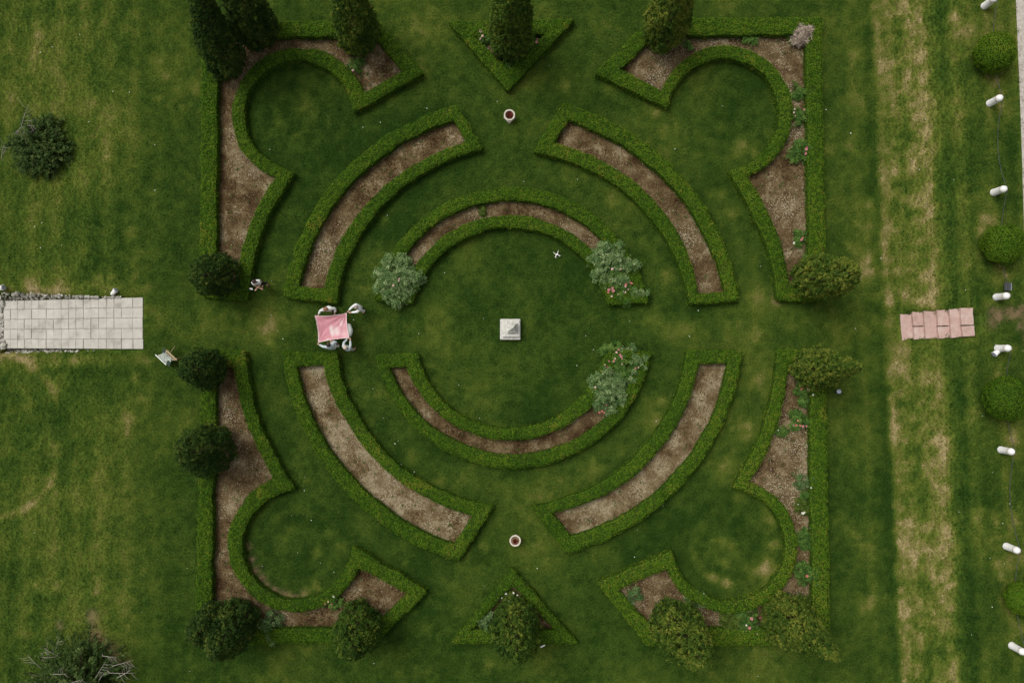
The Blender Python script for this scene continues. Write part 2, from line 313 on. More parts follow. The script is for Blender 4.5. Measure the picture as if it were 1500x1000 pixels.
DRY_SPOTS = [  # survey x, y, radius, amount
 (155,32,9,.35),(150,48,6,.3),(228,87,7,.35),(178,42,8,.3),(133,150,6,.35),(232,145,6,.3),(240,110,7,.3),(185,190,14,.22),(287,131,7,.35),(116,5,9,.25),(45,45,8,.25),(172,165,9,.2),
 (190,342,9,.35),(195,400,7,.35),(170,405,6,.35),(80,410,16,.3),(140,408,10,.25),(115,360,9,.25),(30,412,12,.3),(198,380,6,.25),
 (188,612,9,.45),(187,628,4,.5),(206,585,5,.3),(195,552,5,.35),(75,560,14,.3),(38,656,5,.4),(72,660,9,.4),(25,590,10,.25),(68,532,7,.45),(100,530,8,.4),(40,865,9,.3),(75,860,8,.3),(15,935,10,.3),(140,868,5,.4),(45,750,10,.25),(26,545,9,.3),(20,570,9,.3),
 (445,155,12,.28),(410,180,12,.28),(400,195,7,.3),(455,170,8,.25),(490,130,9,.25),(430,205,9,.25),(555,285,6,.3),(560,322,6,.3),(540,265,8,.22),
 (960,165,5,.5),(972,195,8,.25),(950,150,6,.25),(870,85,9,.2),(1086,213,9,.5),(1105,225,7,.5),(1120,190,9,.32),(1125,140,7,.35),(828,125,6,.25),(905,185,7,.25),(1052,285,9,.35),(897,292,9,.3),(925,300,6,.3),(980,405,9,.4),(960,350,8,.25),(990,345,8,.2),(1070,310,7,.35),
 (620,310,7,.25),(640,620,7,.3),(645,705,7,.45),(604,670,8,.35),(560,575,8,.3),(520,565,8,.25),
 (415,790,10,.35),(425,780,8,.3),(465,812,4,.45),(498,800,9,.4),(405,757,5,.3),(485,780,8,.25),(418,870,5,.6),(447,868,6,.6),(463,861,6,.6),(395,845,6,.3),(588,826,4,.45),(590,795,7,.4),(601,800,4,.4),(684,813,6,.4),(708,797,8,.35),(670,830,7,.2),
 (450,953,6,.35),(520,960,7,.25),(624,920,6,.25),(720,975,7,.35),(715,985,5,.3),(805,820,6,.2),
 (1043,849,6,.75),(1068,852,8,.7),(1120,834,14,.65),(1130,830,8,.6),(1095,830,7,.35),(1055,793,10,.35),(1070,800,7,.3),(1010,820,6,.35),(1128,760,8,.55),(1132,775,7,.6),(1133,795,7,.6),(1135,805,6,.55),(1120,855,5,.45),(1062,827,6,.4),(1080,815,9,.3),
 (1112,555,10,.45),(1120,575,7,.4),(1098,625,9,.5),(1092,640,6,.4),(970,585,8,.5),(960,620,9,.35),(870,685,12,.35),(905,660,9,.25),(1062,685,9,.4),(1050,700,7,.35),(1080,730,7,.45),(1120,715,9,.3),(1125,745,8,.3),(1076,705,6,.3),(945,680,6,.2),
 (1110,435,12,.45),(1135,445,8,.35),(1105,495,8,.3),(1115,560,9,.4),(960,470,14,.22),(1010,480,16,.2),(870,460,10,.2),(830,480,14,.15),(560,475,12,.18),(395,480,14,.45),(400,465,9,.35),(395,500,9,.3),
 (1290,470,10,.2),(1270,395,12,.45),(1275,380,8,.4),(1255,85,10,.3),(1240,210,8,.28),(1215,220,8,.3),(1262,150,6,.2),(1275,300,9,.35),(1270,335,9,.4),(1246,365,7,.3),(1215,420,8,.3),
 (1420,345,7,.6),(1428,330,7,.5),(1365,560,10,.2),(1440,130,8,.4),(1449,165,10,.45),(1457,172,7,.45),(1380,40,9,.45),(1395,60,8,.4),(1430,100,9,.35),(1448,560,8,.35),(1442,548,7,.4),(1466,640,10,.5),(1466,630,8,.4),(1440,755,8,.4),(1445,785,10,.35),(1450,822,12,.5),(1445,840,8,.55),(1455,865,12,.4),(1465,900,8,.3),(1480,905,8,.4),(1473,755,6,.55),(1474,740,4,.5),(1460,880,9,.3),(1415,745,8,.3),(1400,700,10,.25),(1270,885,12,.4),(1260,800,8,.35),(1255,780,7,.3),(1240,950,8,.2),(1410,610,9,.2),(1375,640,9,.25),
 (1430,445,6,.4),(1345,440,12,.35),(1300,445,7,.35),(1330,430,9,.35),(1350,435,8,.35),(1320,510,12,.35),(1350,505,9,.3),(1290,430,9,.35),(1470,395,9,.4),(1455,405,7,.6),(1450,395,7,.5),
]
BARE = [(1447,463,6,.8),(1436,459,4,.7),(1460,456,6,.8),(1473,460,5,.8),(1466,466,5,.7),(1474,480,4,.8),(1439,472,5,.6),(1492,470,12,.75),(1490,488,8,.6),(1496,500,9,.5),(1443,466,4,.7),(1480,455,6,.6),
 (133,905,8,.55),(135,920,7,.5),(138,935,8,.75),(150,944,8,.65),(163,950,8,.6),(80,920,5,.4),(168,965,9,.5),(182,975,8,.4),(1140,428,4,.55),(1138,442,4,.5),(1138,435,4,.5),
 (364,800,4,.5),(367,815,4,.6),(374,834,5,.75),(382,848,5,.8),(392,859,5,.85),(405,868,5,.8),(418,873,5,.75),(432,875,5,.65),(446,872,4,.5),(1487,20,7,.8),(1488,45,7,.7),(1490,75,7,.7),(1492,105,7,.7),(1494,140,7,.6),(1496,180,7,.6),(1498,230,8,.5),(1499,280,8,.5),(1502,320,9,.4)]
DRY_SPOTS += [(x - 9, y + (4 if y > 524 else -1) , 5, .45) for x, y in ((1458,147),(1464,279),(1468,434),(1470,510),(1475,660),(1483,803),(1491,945))]
def spot_field(x, y, spots, seed, warp=0.35):
    wx = x + (fbm(x, y, 1.7, seed) - .5) * 2 * warp; wy = y + (fbm(x, y, 1.7, seed + 3) - .5) * 2 * warp
    f = np.zeros(x.shape)
    for (sx, sy, r, a) in spots:
        c = P(sx, sy); rr = r * 0.037 * 1.25
        d2 = ((wx - c[0]) ** 2 + (wy - c[1]) ** 2) / rr ** 2
        sel = d2 < 6
        f[sel] = np.maximum(f[sel], a * np.exp(-d2[sel] * 1.1))
    return f
def lawn_fields(x, y):
    """natural state of the turf: 0 lush .. 1 straw, and bare soil"""
    big = fbm(x, y, 0.16, 40, 3); mid = fbm(x, y, 0.7, 50, 4); fine = fbm(x, y, 2.6, 60, 3)
    dry = 0.255 - 0.06 * (1 - sstep(14, 18, np.maximum(np.abs(x), np.abs(y)))) + (big - .5) * 0.56 + (mid - .5) * 0.44 + (fine - .5) * 0.26 + (fbm(x, y, 5.0, 64, 2) - .5) * 0.34
    axis_y = float(P(750, 480)[1]); R0 = np.hypot(x, y - axis_y)
    dry += 0.10 * np.exp(-((y - axis_y) / 1.0) ** 2) * (np.abs(x) < 22) * (R0 > 6.3) * (0.5 + fbm(x, y, .9, 44, 2))      # trodden ways
    dry += (0.07 * np.exp(-((R0 - 8.6) / .55) ** 2) + 0.07 * np.exp(-((R0 - 13.2) / .6) ** 2)) * (0.3 + 1.4 * np.clip(fbm(x, y, .8, 46, 3) - .3, 0, 1))
    left = sstep(-17.5, -21.0, x)
    dry += left * (0.07 + 0.32 * np.clip(fbm(x * 0.8, y, 0.33, 70, 3) - .46, 0, 1))
    dry += left * 0.07 * np.sin(x * 4.2 + 1.2 * vn(x, y, .3, 5)) * sstep(1, 8, np.abs(y))
    right = sstep(17.3, 19.5, x)
    dry += right * (0.05 + 0.40 * np.clip(fbm(x, y * 0.45, 0.8, 80, 3) - .46, 0, 1))
    # mower tracks run along the bank
    dry += right * (0.07 * np.sin((x + 0.03 * y) * 3.7) + 0.05 * np.sin((x + 0.03 * y) * 8.3 + 1))
    # thin dry grass on the bank
    u = x + 0.0295 * (y - 18.0)                          # follows the slight skew of the bank
    bank = sstep(19.65, 19.95, u + (fbm(x, y, 1.5, 93, 3) - .5) * .7) * (1 - sstep(22.3, 23.0, u))
    edge = np.exp(-((u - 20.0) / 0.28) ** 2) + 0.8 * np.exp(-((u - 22.3) / 0.3) ** 2)
    gap = 1 - 0.8 * np.exp(-(((y - 1.2) / 1.5) ** 2))
    bn = fbm(x * 1.1, y * 0.55, 1.0, 90, 4)
    dry += bank * gap * (0.12 + 0.42 * np.clip(bn - .40, 0, 1) + 0.30 * edge * np.clip(fbm(x, y * .7, 1.6, 95, 3) - .3, 0, 1) + 0.85 * (fbm(x * 1.1, y * .9, 2.8, 98, 4) - .45) + 0.12 * sstep(0, -10, y))
    dry -= 0.20 * np.exp(-((u - 23.15) / 0.22) ** 2) * gap + 0.12 * np.exp(-((u - 19.35) / 0.3) ** 2)
    # edges of the stairway
    ys = y - float(P(100, 475)[1])
    near = (x < -19.6) * np.exp(-((np.abs(ys) - 1.9) / 0.35) ** 2)
    dry += 0.36 * near * fbm(x, y, 1.3, 97, 2) * 1.6
    # circular mower tracks in the round lawns
    for (cx, cy) in ((433, 165), (1062, 160), (437, 800), (1070, 800)):
        c = P(cx, cy); rr = np.hypot(x - c[0], y - c[1])
        dry += (rr < 2.7) * 0.05 * np.sin(rr * 7.0 + 0.5)
    # worn curve in the lawn beside the stairs
    c = P(-40, 640); rr = np.hypot(x - c[0], y - c[1]); th = (x < -24.8)
    dry += 0.34 * th * np.exp(-((rr - 4.6) / 0.22) ** 2)
    dry += spot_field(x, y, DRY_SPOTS, 110) * 0.92
    bare = spot_field(x, y, BARE, 130, 0.3) * (0.75 + 1.1 * fbm(x, y, 4.0, 140, 3))
    return np.clip(dry, 0, 1), np.clip(bare, 0, 0.9)

def axis(lo, hi, step, far):
    core = np.arange(lo, hi + 1e-6, step); out = [step]; g = []
    a = 0; s = step
    while a < far: s *= 1.5; a += s; g.append(a)
    g = np.array(g); return np.concatenate([(lo - g)[::-1], core, hi + g])
gx = axis(-34, 34, 0.2, 350); gy = axis(-24, 24, 0.2, 350)
GX, GY = np.meshgrid(gx, gy, indexing='ij')
GZ = terrain(GX, GY); NX, NY = GX.shape
idx = np.arange(NX * NY).reshape(NX, NY)
Q = np.stack([idx[:-1, :-1], idx[1:, :-1], idx[1:, 1:], idx[:-1, 1:]], -1).reshape(-1, 4)
me = quads('lawn', np.stack([GX, GY, GZ], -1).reshape(-1, 3), Q, smooth=True)
d_, b_ = lawn_fields(GX.ravel(), GY.ravel())
for nm, arr in (('dry', d_), ('bare', b_)):
    a = me.attributes.new(nm, 'FLOAT', 'POINT'); a.data.foreach_set('value', arr.astype(np.float32))
tag(link('lawn', me, M['lawn']), 'mown green lawn with dry patches', 'lawn', kind='structure')

# ------------------------------------------------------------------ hedge plan: outer and inner edges as lists of sides (survey readings)
def fit_arc(pts, n):
    """smooth side through readings: circle fit, blended to the two corners"""
    pts = np.asarray(pts, float)
    if len(pts) == 2: return pts[0] + (pts[1] - pts[0]) * np.linspace(0, 1, n)[:, None]
    A = np.c_[2 * pts, np.ones(len(pts))]; b = (pts ** 2).sum(1)
    s = np.linalg.lstsq(A, b, rcond=None)[0]; c = s[:2]; R = math.sqrt(s[2] + c @ c)
    ang = np.unwrap(np.arctan2(pts[:, 1] - c[1], pts[:, 0] - c[0])); rad = np.hypot(pts[:, 0] - c[0], pts[:, 1] - c[1])
    t = np.linspace(0, 1, n); a = ang[0] + (ang[-1] - ang[0]) * t
    L = abs(ang[-1] - ang[0]) * R; k = 45.0 / max(L, 60)
    r = R + (rad[0] - R) * np.exp(-t / k * 1.5) + (rad[-1] - R) * np.exp(-(1 - t) / k * 1.5)
    return np.c_[c[0] + r * np.cos(a), c[1] + r * np.sin(a)]
HEDGES = {
'corner_tl': dict(outer=[[(295.5,31),(554,31)],[(554,31),(620.6,106.5)],[(620.6,106.5),(518,163.4)],
   [(518,163.4),(510.4,146),(499.6,124),(483.4,104),(461.8,90.5),(437.5,87.8),(405,94.5),(378,111),(362,130),(358,162),(362,194.5),(378,216),(397,231),(430.8,252.5)],
   [(430.8,252.5),(399.7,303),(380.8,345),(368.7,391),(361.5,438)],[(361.5,438),(293,434)],[(293,434),(295.5,31)]],
  inner=[[(318,52.7),(546,52.7)],[(546,52.7),(591.5,104)],[(591.5,104),(532,135)],
   [(532,135),(519,109),(493,86),(463,74),(437,70.8),(397,82),(370,100),(351,119),(341.7,140),(339,167.5),(344.4,197),(362,232),(378,246),(403.8,259)],
   [(403.8,259),(374,308),(362,342),(352,375),(345,415)],[(345,415),(315.5,415)],[(315.5,415),(318,52.7)]]),
'corner_tr': dict(outer=[[(1204,26),(955,26)],[(955,26),(873,106.7)],[(873,106.7),(977.7,157)],
   [(977.7,157),(994,127),(1010,106.7),(1031.7,92),(1058.7,85),(1088.4,88),(1118,106),(1134,125),(1142,159),(1139,186),(1124,213),(1100,232),(1068,251)],
   [(1068,251),(1088.4,293),(1112.7,335),(1129,374),(1136.5,408),(1140.5,440)],[(1140.5,440),(1209.5,440)],[(1209.5,440),(1204,26)]],
  inner=[[(1182,49.5),(962,51)],[(962,51),(907.5,101)],[(907.5,101),(969.6,133.7)],
   [(969.6,133.7),(991,105),(1010,83.7),(1034.4,71.6),(1064,67),(1096.5,71.6),(1120,86),(1143,106.7),(1154,125.6),(1159,156.7),(1154,194.5),(1140.5,221.5),(1113.5,244),(1093.8,258)],
   [(1093.8,258),(1117,298),(1135,334),(1146,361),(1152.7,390),(1156,419)],[(1156,419),(1186,419)],[(1186,419),(1182,49.5)]]),
'corner_bl': dict(outer=[[(286,943),(548,942)],[(548,942),(626,866.4)],[(626,866.4),(517,800)],
   [(517,800),(502,827),(491.5,849),(472.6,866),(445.6,881),(418.6,882.6),(391.6,873),(378,857),(364.6,835),(358,811),(356,784),(364.6,759.7),(383.5,741),(397,731.7),(431.3,715.5)],
   [(431.3,715.5),(408,673.7),(388,638),(373,600),(364.6,560),(359,514)],[(359,514),(296.5,514)],[(296.5,514),(286,943)]],
  inner=[[(307.5,922),(545,922)],[(545,922),(598,870.4)],[(598,870.4),(525,830)],
   [(525,830),(516,840.7),(502,862),(478,881),(451,893.4),(424,899),(397,893.4),(386,889),(364.6,867.7),(348.4,840.7),(339,808),(337.6,778.6),(344.4,754),(359,730),(401,700.7)],
   [(401,700.7),(378,657.5),(359,611.5),(345.7,560),(342,536)],[(342,536),(315,536)],[(315,536),(307.5,922)]]),
'corner_br': dict(outer=[[(1216,944.5),(948,944.5)],[(948,944.5),(876.4,854)],[(876.4,854),(984.4,807)],
   [(984.4,807),(996.6,832.6),(1010,851.5),(1031.7,870),(1058.7,881),(1088.4,881),(1118,868),(1139,846),(1150,808),(1150,784),(1138,759.7),(1122,741),(1102,727.7),(1075,714.7)],
   [(1075,714.7),(1088.4,681.8),(1109,649),(1126,607),(1136,557.5),(1140.5,513)],[(1140.5,513),(1209,513)],[(1209,513),(1216,944.5)]],
  inner=[[(1191.5,922),(957,922)],[(957,922),(904.7,863.7)],[(904.7,863.7),(977.7,832)],
   [(977.7,832),(1002,873),(1026,886.6),(1058.7,895.5),(1088.4,893.4),(1127,876),(1154,853),(1166,824.5),(1169,795),(1163.5,770.5),(1150,746),(1127,722),(1095,707.4)],
   [(1095,707.4),(1105,696),(1127,654.8),(1138,619.6),(1148.6,584.5),(1154,535)],[(1154,535),(1187,535)],[(1187,535),(1191.5,922)]]),
'arc_tl': dict(outer=[[(668.4,154.5),(707,216)],[(707,216),(680.6,228),(640,247),(586,281),(553.7,306.7),(526.6,339),(507.7,374),(497,412),(493,444)],[(493,444),(415.5,435.5)],
   [(415.5,435.5),(424,385),(440,347),(459,312),(478,279.7),(505,246),(545.5,213),(586,190.4),(626.6,170),(668.4,154.5)]],
  inner=[[(664.4,175.5),(683.3,206.6)],[(683.3,206.6),(640,227),(599.6,248.5),(564.5,271.6),(537.5,298.6),(513,327),(494,360.7),(480.7,393),(475.3,423)],[(475.3,423),(437,420)],
   [(437,420),(443,390.4),(456.4,356),(478,315),(499.6,281),(524,255),(553.7,233.6),(586,212),(626.6,189),(664.4,175.5)]]),
'arc_tr': dict(outer=[[(826.4,150),(783,221.5)],[(783,221.5),(815.6,231),(848,243),(873,255),(902,271.6),(940,301),(966.9,333.7),(988.5,371.5),(1002,409),(1011.4,444.5)],[(1011.4,444.5),(1083,440)],
   [(1083,440),(1075,401),(1064,366),(1050.6,333.7),(1034.4,301),(1012,273),(991,250),(956,220),(915.6,194.5),(875,171.5),(826.4,150)]],
  inner=[[(833,175.5),(811.6,209)],[(811.6,209),(848,223),(880.4,240),(913,257),(940,276),(969.6,303),(991,333),(1007.4,369),(1016.8,401),(1022,429.6)],[(1022,429.6),(1062.8,428)],
   [(1062.8,428),(1058.7,406.7),(1048,374),(1031.7,342),(1010,304),(983,268),(940,235),(902,208),(864,186),(833,175.5)]]),
'arc_bl': dict(outer=[[(413,514),(493,518)],[(493,518),(497,552),(510.4,590),(532,625),(564.5,663),(599.6,691),(640,714),(680.6,730),(723,741.5)],[(723,741.5),(670,822)],
   [(670,822),(640,812),(613,799),(580.7,781),(548,758),(525,736),(499.6,712),(470,673.7),(448,636),(429.4,592.6),(420,552),(413,514)]],
  inner=[[(432.7,534.6),(474,534.6)],[(474,534.6),(483.4,571),(499.6,606),(526.6,644),(559,682),(591.5,709),(629,730),(667,746.6),(692.8,755.5)],[(692.8,755.5),(665.7,797.5)],
   [(665.7,797.5),(640,788),(613,774.6),(578,755),(546,730),(505,690),(478,652),(456.4,611.5),(441.6,576.4),(432.7,534.6)]]),
'arc_br': dict(outer=[[(1088,515.5),(1006,513)],[(1006,513),(999,555),(985.8,592.6),(969.6,622),(945,657.5),(913,684),(875,706),(829,727),(779.5,742.3)],[(779.5,742.3),(829,810.5)],
   [(829,810.5),(891,786.7),(929,770.5),(966,747),(994,714),(1023.6,679),(1045,644),(1064,603.4),(1080,557.5),(1088,515.5)]],
  inner=[[(1068,532),(1023.6,530.5)],[(1023.6,530.5),(1015.5,568),(1002,603),(983,638.5),(958.8,668),(929,695),(891,719.6),(848,740),(807,751)],[(807,751),(836,786.7)],
   [(836,786.7),(864,774.6),(891,763),(923.7,749),(950.7,732),(977.7,711.5),(1007.4,676.4),(1026,641),(1045,600),(1061.4,560),(1068,532)]]),
'ring_t': dict(outer=[[(949.5,443.5),(891,446)],[(891,446),(875,404),(856,379.6),(834.5,361),(807.5,343),(775,333.7),(749,332),(729,334),(694,343),(661.7,361),(637.4,382),(616,412),(603.6,445)],[(603.6,445),(547,439)],
   [(547,439),(578,369),(599.6,336),(629,312),(667,290.5),(707.6,279.7),(748,275),(767,276),(807.5,283.8),(848,301),(880.4,324),(907.5,350),(923.7,372),(949.5,443.5)]],
  inner=[[(928,425),(902,427)],[(902,427),(886,394),(864,366),(845,349),(821,332),(780.5,320),(740,316),(694,324),(661.7,339),(629,366),(607.7,393),(591,425)],[(591,425),(571,422)],
   [(571,422),(595.5,371.5),(613,347),(640,323),(675,305),(715.7,295),(748,292.5),(780.5,296),(821,308),(853.4,327),(888.5,357),(928,425)]]),
'ring_b': dict(outer=[[(550.4,519.5),(611.7,518.4)],[(611.7,518.4),(618.5,546.7),(634.7,573.7),(659,598),(688.7,615.6),(726.5,627),(755,628),(780.5,624),(818,609),(848,584.5),(872,555),(888,511)],[(888,511),(954,515.5)],
   [(954,515.5),(942.6,560),(923.7,598),(894,630),(861.5,652),(821,672),(780.5,682.5),(748,685.5),(715.7,681.8),(672.5,668),(632,646.6),(599.6,619.6),(575,587),(559,552),(550.4,519.5)]],
  inner=[[(569,536.5),(595.5,537)],[(595.5,537),(607.7,563),(629,592.6),(661.7,618),(694,634.5),(734.6,645),(770,645.5),(800,636),(821,625),(848,609),(869.6,590),(886,568),(902,533)],[(902,533),(934,534)],
   [(934,534),(922,568),(904,596),(880.4,617),(848,641),(807.5,659),(767,667),(748,668),(707.6,661.5),(667,644),(632,622),(599.6,595),(580.7,565.6),(569,536.5)]]),
'tri_t': dict(outer=[[(656,31),(841,28)],[(841,28),(744,131)],[(744,131),(656,31)]], inner=[[(694,52),(799,49)],[(799,49),(747,103)],[(747,103),(694,52)]]),
'tri_b': dict(outer=[[(661,942.5),(750.3,833.3)],[(750.3,833.3),(847.5,943)],[(847.5,943),(661,942.5)]], inner=[[(688.5,923.5),(751.5,857)],[(751.5,857),(816,924)],[(816,924),(688.5,923.5)]]),
}
HEDGE_INFO = {  # label, tint shift
'corner_tl': ('clipped box hedge looping round the bed of the two tallest dark conifers', 0.0),
'corner_tr': ('clipped box hedge looping round the bed with the withered pale plant', 0.10),
'corner_bl': ('clipped box hedge looping round the bed beside the wooden easel sign', 0.0),
'corner_br': ('yellowish clipped box hedge looping round the bed with most rose bushes', 0.16),
'arc_tl': ('curved box hedge round brown bed, beside pink cloth and dark conifer corner', 0.0),
'arc_tr': ('curved box hedge round bare bed facing the bed with the withered plant', 0.05),
'arc_bl': ('curved box hedge round pale bare bed on the easel sign side of the pink cloth', 0.0),
'arc_br': ('curved box hedge round pale bare bed facing the rose bushes corner', 0.02),
'ring_t': ('half ring box hedge round the lawn, a grey-green shrub in each end', 0.02),
'ring_b': ('half ring box hedge round the lawn, grey-green shrub in one end only', 0.0),
'tri_t': ('triangular box hedge round a tall conifer and pale pink roses', -0.05),
'tri_b': ('triangular box hedge round a broad conifer and white flowers', 0.04),
}
HH = 0.50
INNER_POLY = {}; OUTER_POLY = {}
def ring_points(h):
    O, I = [], []
    for so, si in zip(h['outer'], h['inner']):
        L = max(sum(math.dist(a, b) for a, b in zip(so, so[1:])), sum(math.dist(a, b) for a, b in zip(si, si[1:])))
        n = max(4, int(L * 0.037 / 0.16))
        O.append(fit_arc(so, n)[:-1]); I.append(fit_arc(si, n)[:-1])
    return np.concatenate(O), np.concatenate(I)
def make_hedge(key, seed):
    h = HEDGES[key]; lab, shift = HEDGE_INFO[key]; rng = np.random.default_rng(300 + seed)
    o, i = ring_points(h); O = P(o[:, 0], o[:, 1], HH); I = P(i[:, 0], i[:, 1], HH)
    # shears never cut perfectly straight
    wob = (fbm(O[:, 0], O[:, 1], 1.3, 200 + seed, 4) - .5) * 0.20; dirn = unit(O - I)
    O = O + dirn * wob[:, None]; wob2 = (fbm(I[:, 0], I[:, 1], 1.3, 230 + seed, 4) - .5) * 0.20; I = I + dirn * wob2[:, None]
    INNER_POLY[key] = I; OUTER_POLY[key] = O
    ht = HH + (fbm(O[:, 0], O[:, 1], 0.6, 260 + seed, 3) - .5) * 0.10
    N = len(O)
    fr = [0.0, 0.12, 0.5, 0.88, 1.0]
    rows = [np.c_[O, np.zeros(N)], ]
    for f in fr:
        p = O * (1 - f) + I * f; e = 0.045 if f in (0.0, 1.0) else 0.0
        rows.append(np.c_[p, ht - e - 0.03])
    rows.append(np.c_[I, np.zeros(N)])
    R = np.stack(rows, 1); K = R.shape[1]                   # (N,K,3)
    V = R.reshape(-1, 3); a = np.arange(N)[:, None] * K + np.arange(K - 1)[None]; b = ((np.arange(N)[:, None] + 1) % N) * K + np.arange(K - 1)[None]
    Qf = np.stack([a, b, b + 1, a + 1], -1).reshape(-1, 4)
    root = empty('box_hedge', (float(O[:, 0].mean()), float(O[:, 1].mean()), 0)); c = np.array(root.location)
    tag(root, lab, 'hedge', 'clipped box hedges of the garden')
    link('stems', quads('stems', V - c, Qf), M['twig'], root)
    # leaf layer
    A, B, C_, D = V[Qf[:, 0]], V[Qf[:, 1]], V[Qf[:, 2]], V[Qf[:, 3]]
    fn = np.cross(C_ - A, D - B); area = np.linalg.norm(fn, axis=1) / 2; fn = unit(fn)
    flip = np.sign(fn[:, 2]); up = np.abs(fn[:, 2]) > 0.4
    cen = (A + B + C_ + D) / 4
    fn = np.where((fn[:, 2] < -0.2)[:, None], -fn, fn)
    # side faces point away from the middle of the hedge
    mid = ((O + I) / 2)[np.repeat(np.arange(N), K - 1)]; sd = np.c_[cen[:, :2] - mid, np.zeros(len(cen))]
    fn = np.where((~up & (np.sum(fn * sd, 1) < 0))[:, None], -fn, fn)
    dens = np.where(up, 1000.0, 330.0); cnt = rng.poisson(area * dens); sel = np.repeat(np.arange(len(Qf)), cnt); n = len(sel)
    u = rng.random((n, 1)); v = rng.random((n, 1))
    pos = (A[sel] * (1 - u) + B[sel] * u) * (1 - v) + (D[sel] * (1 - u) + C_[sel] * u) * v
    nr = fn[sel]; pos = pos + nr * (rng.uniform(-0.02, 0.075, (n, 1)) + (rng.random((n, 1)) < .02) * rng.uniform(.03, .12, (n, 1)))
    px, py = pos[:, 0], pos[:, 1]
    bumpy = (fbm(px, py, 6.0, 280, 2) - .5) * 0.17; pos[:, 2] += np.where(up[sel], bumpy, 0)
    tint = 0.40 + shift + (fbm(px, py, 0.5, 290 + seed, 3) - .5) * 0.55 + (fbm(px, py, 7.0, 295, 2) - .5) * 0.7 + rng.normal(0, 0.20, n)
    brown = sstep(0.70, 0.80, fbm(px, py, 1.1, 310 + seed, 3)); tint += brown * 0.35
    keep = rng.random(n) > np.maximum(sstep(0.88, 0.94, vn(px, py, 4.5, 320 + seed)), sstep(0.90, 0.96, vn(px, py, 9.0, 340 + seed))) * 0.85      # small gaps
    lm = leaves((pos - c)[keep], (nr + rng.normal(0, 0.42, (n, 3)))[keep], rng.uniform(0.05, 0.085, n)[keep], rng.uniform(0.035, 0.055, n)[keep], np.clip(tint, 0, 1)[keep], rng)
    link('foliage', lm, M['hedge'], root)
for k_, key in enumerate(HEDGES): make_hedge(key, k_)

# ------------------------------------------------------------------ planting beds inside the hedges
def grow(poly, d):
    c = poly.mean(0); nx = np.roll(poly, -1, 0) - np.roll(poly, 1, 0); nrm = unit(np.c_[nx[:, 1], -nx[:, 0]])
    if in_poly(np.array([poly[3, 0] + nrm[3, 0] * 0.01]), np.array([poly[3, 1] + nrm[3, 1] * 0.01]), poly)[0]: nrm = -nrm
    return poly + nrm * d
for k_, key in enumerate(HEDGES):
    poly = grow(INNER_POLY[key], 0.25); rng = np.random.default_rng(500 + k_)
    bm = bmesh.new(); vs = [bm.verts.new((p[0], p[1], 0.03)) for p in poly]
    for tri in tessellate_polygon([[Vector((p[0], p[1], 0)) for p in poly]]): bm.faces.new([vs[q] for q in tri])
    for f in bm.faces:
        f.normal_update()
        if f.normal.z < 0: f.normal_flip()
    bed = tag(link('soil_bed', bm_mesh('soil_bed', bm), M['soil_pale' if BED_TONE[key] > .08 else 'soil_dark' if BED_TONE[key] < -.1 else 'soil']), kind='structure')
    lo, hi = poly.min(0), poly.max(0); n = int((hi - lo).prod() * 300)
    x = rng.uniform(lo[0], hi[0], n); y = rng.uniform(lo[1], hi[1], n); s = in_poly(x, y, INNER_POLY[key] if False else poly); x, y = x[s], y[s]; n = len(x)
    pale = fbm(x, y, 0.55, 520, 4); t = (pale - .5) * 2.2 + 0.38 + BED_TONE[key] * 1.3 + rng.normal(0, 0.25, n); t = np.where(rng.random(n) < 0.008, 1.0, t)
    nr = np.c_[rng.normal(0, .35, (n, 2)), np.ones(n)]
    lm = leaves(np.c_[x, y, 0.042 + rng.uniform(0, 0.025, n)], nr, rng.uniform(0.04, 0.10, n), rng.uniform(0.02, 0.045, n), np.clip(t, 0, 1), rng, name='mulch')
    tag(link('mulch', lm, M['chips'], bed), kind='stuff')
    m_ = len(x); c_ = rng.choice(m_, max(8, int(m_ * .006))); wx = np.repeat(x[c_], 7) + rng.normal(0, .05, len(c_) * 7); wy = np.repeat(y[c_], 7) + rng.normal(0, .05, len(c_) * 7); q_ = len(wx)
    wk = in_poly(wx, wy, poly); wx, wy = wx[wk], wy[wk]; q_ = len(wx)
    wm = leaves(np.c_[wx, wy, np.full(q_, .075)], np.c_[rng.normal(0, .4, (q_, 2)), np.ones(q_)], rng.uniform(.05, .10, q_), rng.uniform(.03, .05, q_), np.clip(rng.normal(.4, .2, q_), 0, 1), rng, name='weeds')
    tag(link('weeds', wm, M['juniper'], bed), kind='stuff')

# ------------------------------------------------------------------ gravel drive on the upper terrace
ed = [(1482, -260), (1486, -60), (1488, 0), (1490.5, 60), (1493, 120), (1496, 200), (1499, 300), (1504, 450), (1518, 600), (1530, 1000), (1540, 1300)]
bm = bmesh.new(); L_ = [P(a, b, 0.95) for a, b in ed]; va = [bm.verts.new((p[0], p[1], 0.956)) for p in L_]; vb = [bm.verts.new((p[0] + 5.5, p[1], 0.956)) for p in L_]
for i in range(len(ed) - 1): bm.faces.new((va[i + 1], vb[i + 1], vb[i], va[i]))
drive = tag(link('gravel_drive', bm_mesh('gravel_drive', bm), M['gravel']), kind='structure')
DRIVE_EDGE = np.array(L_)

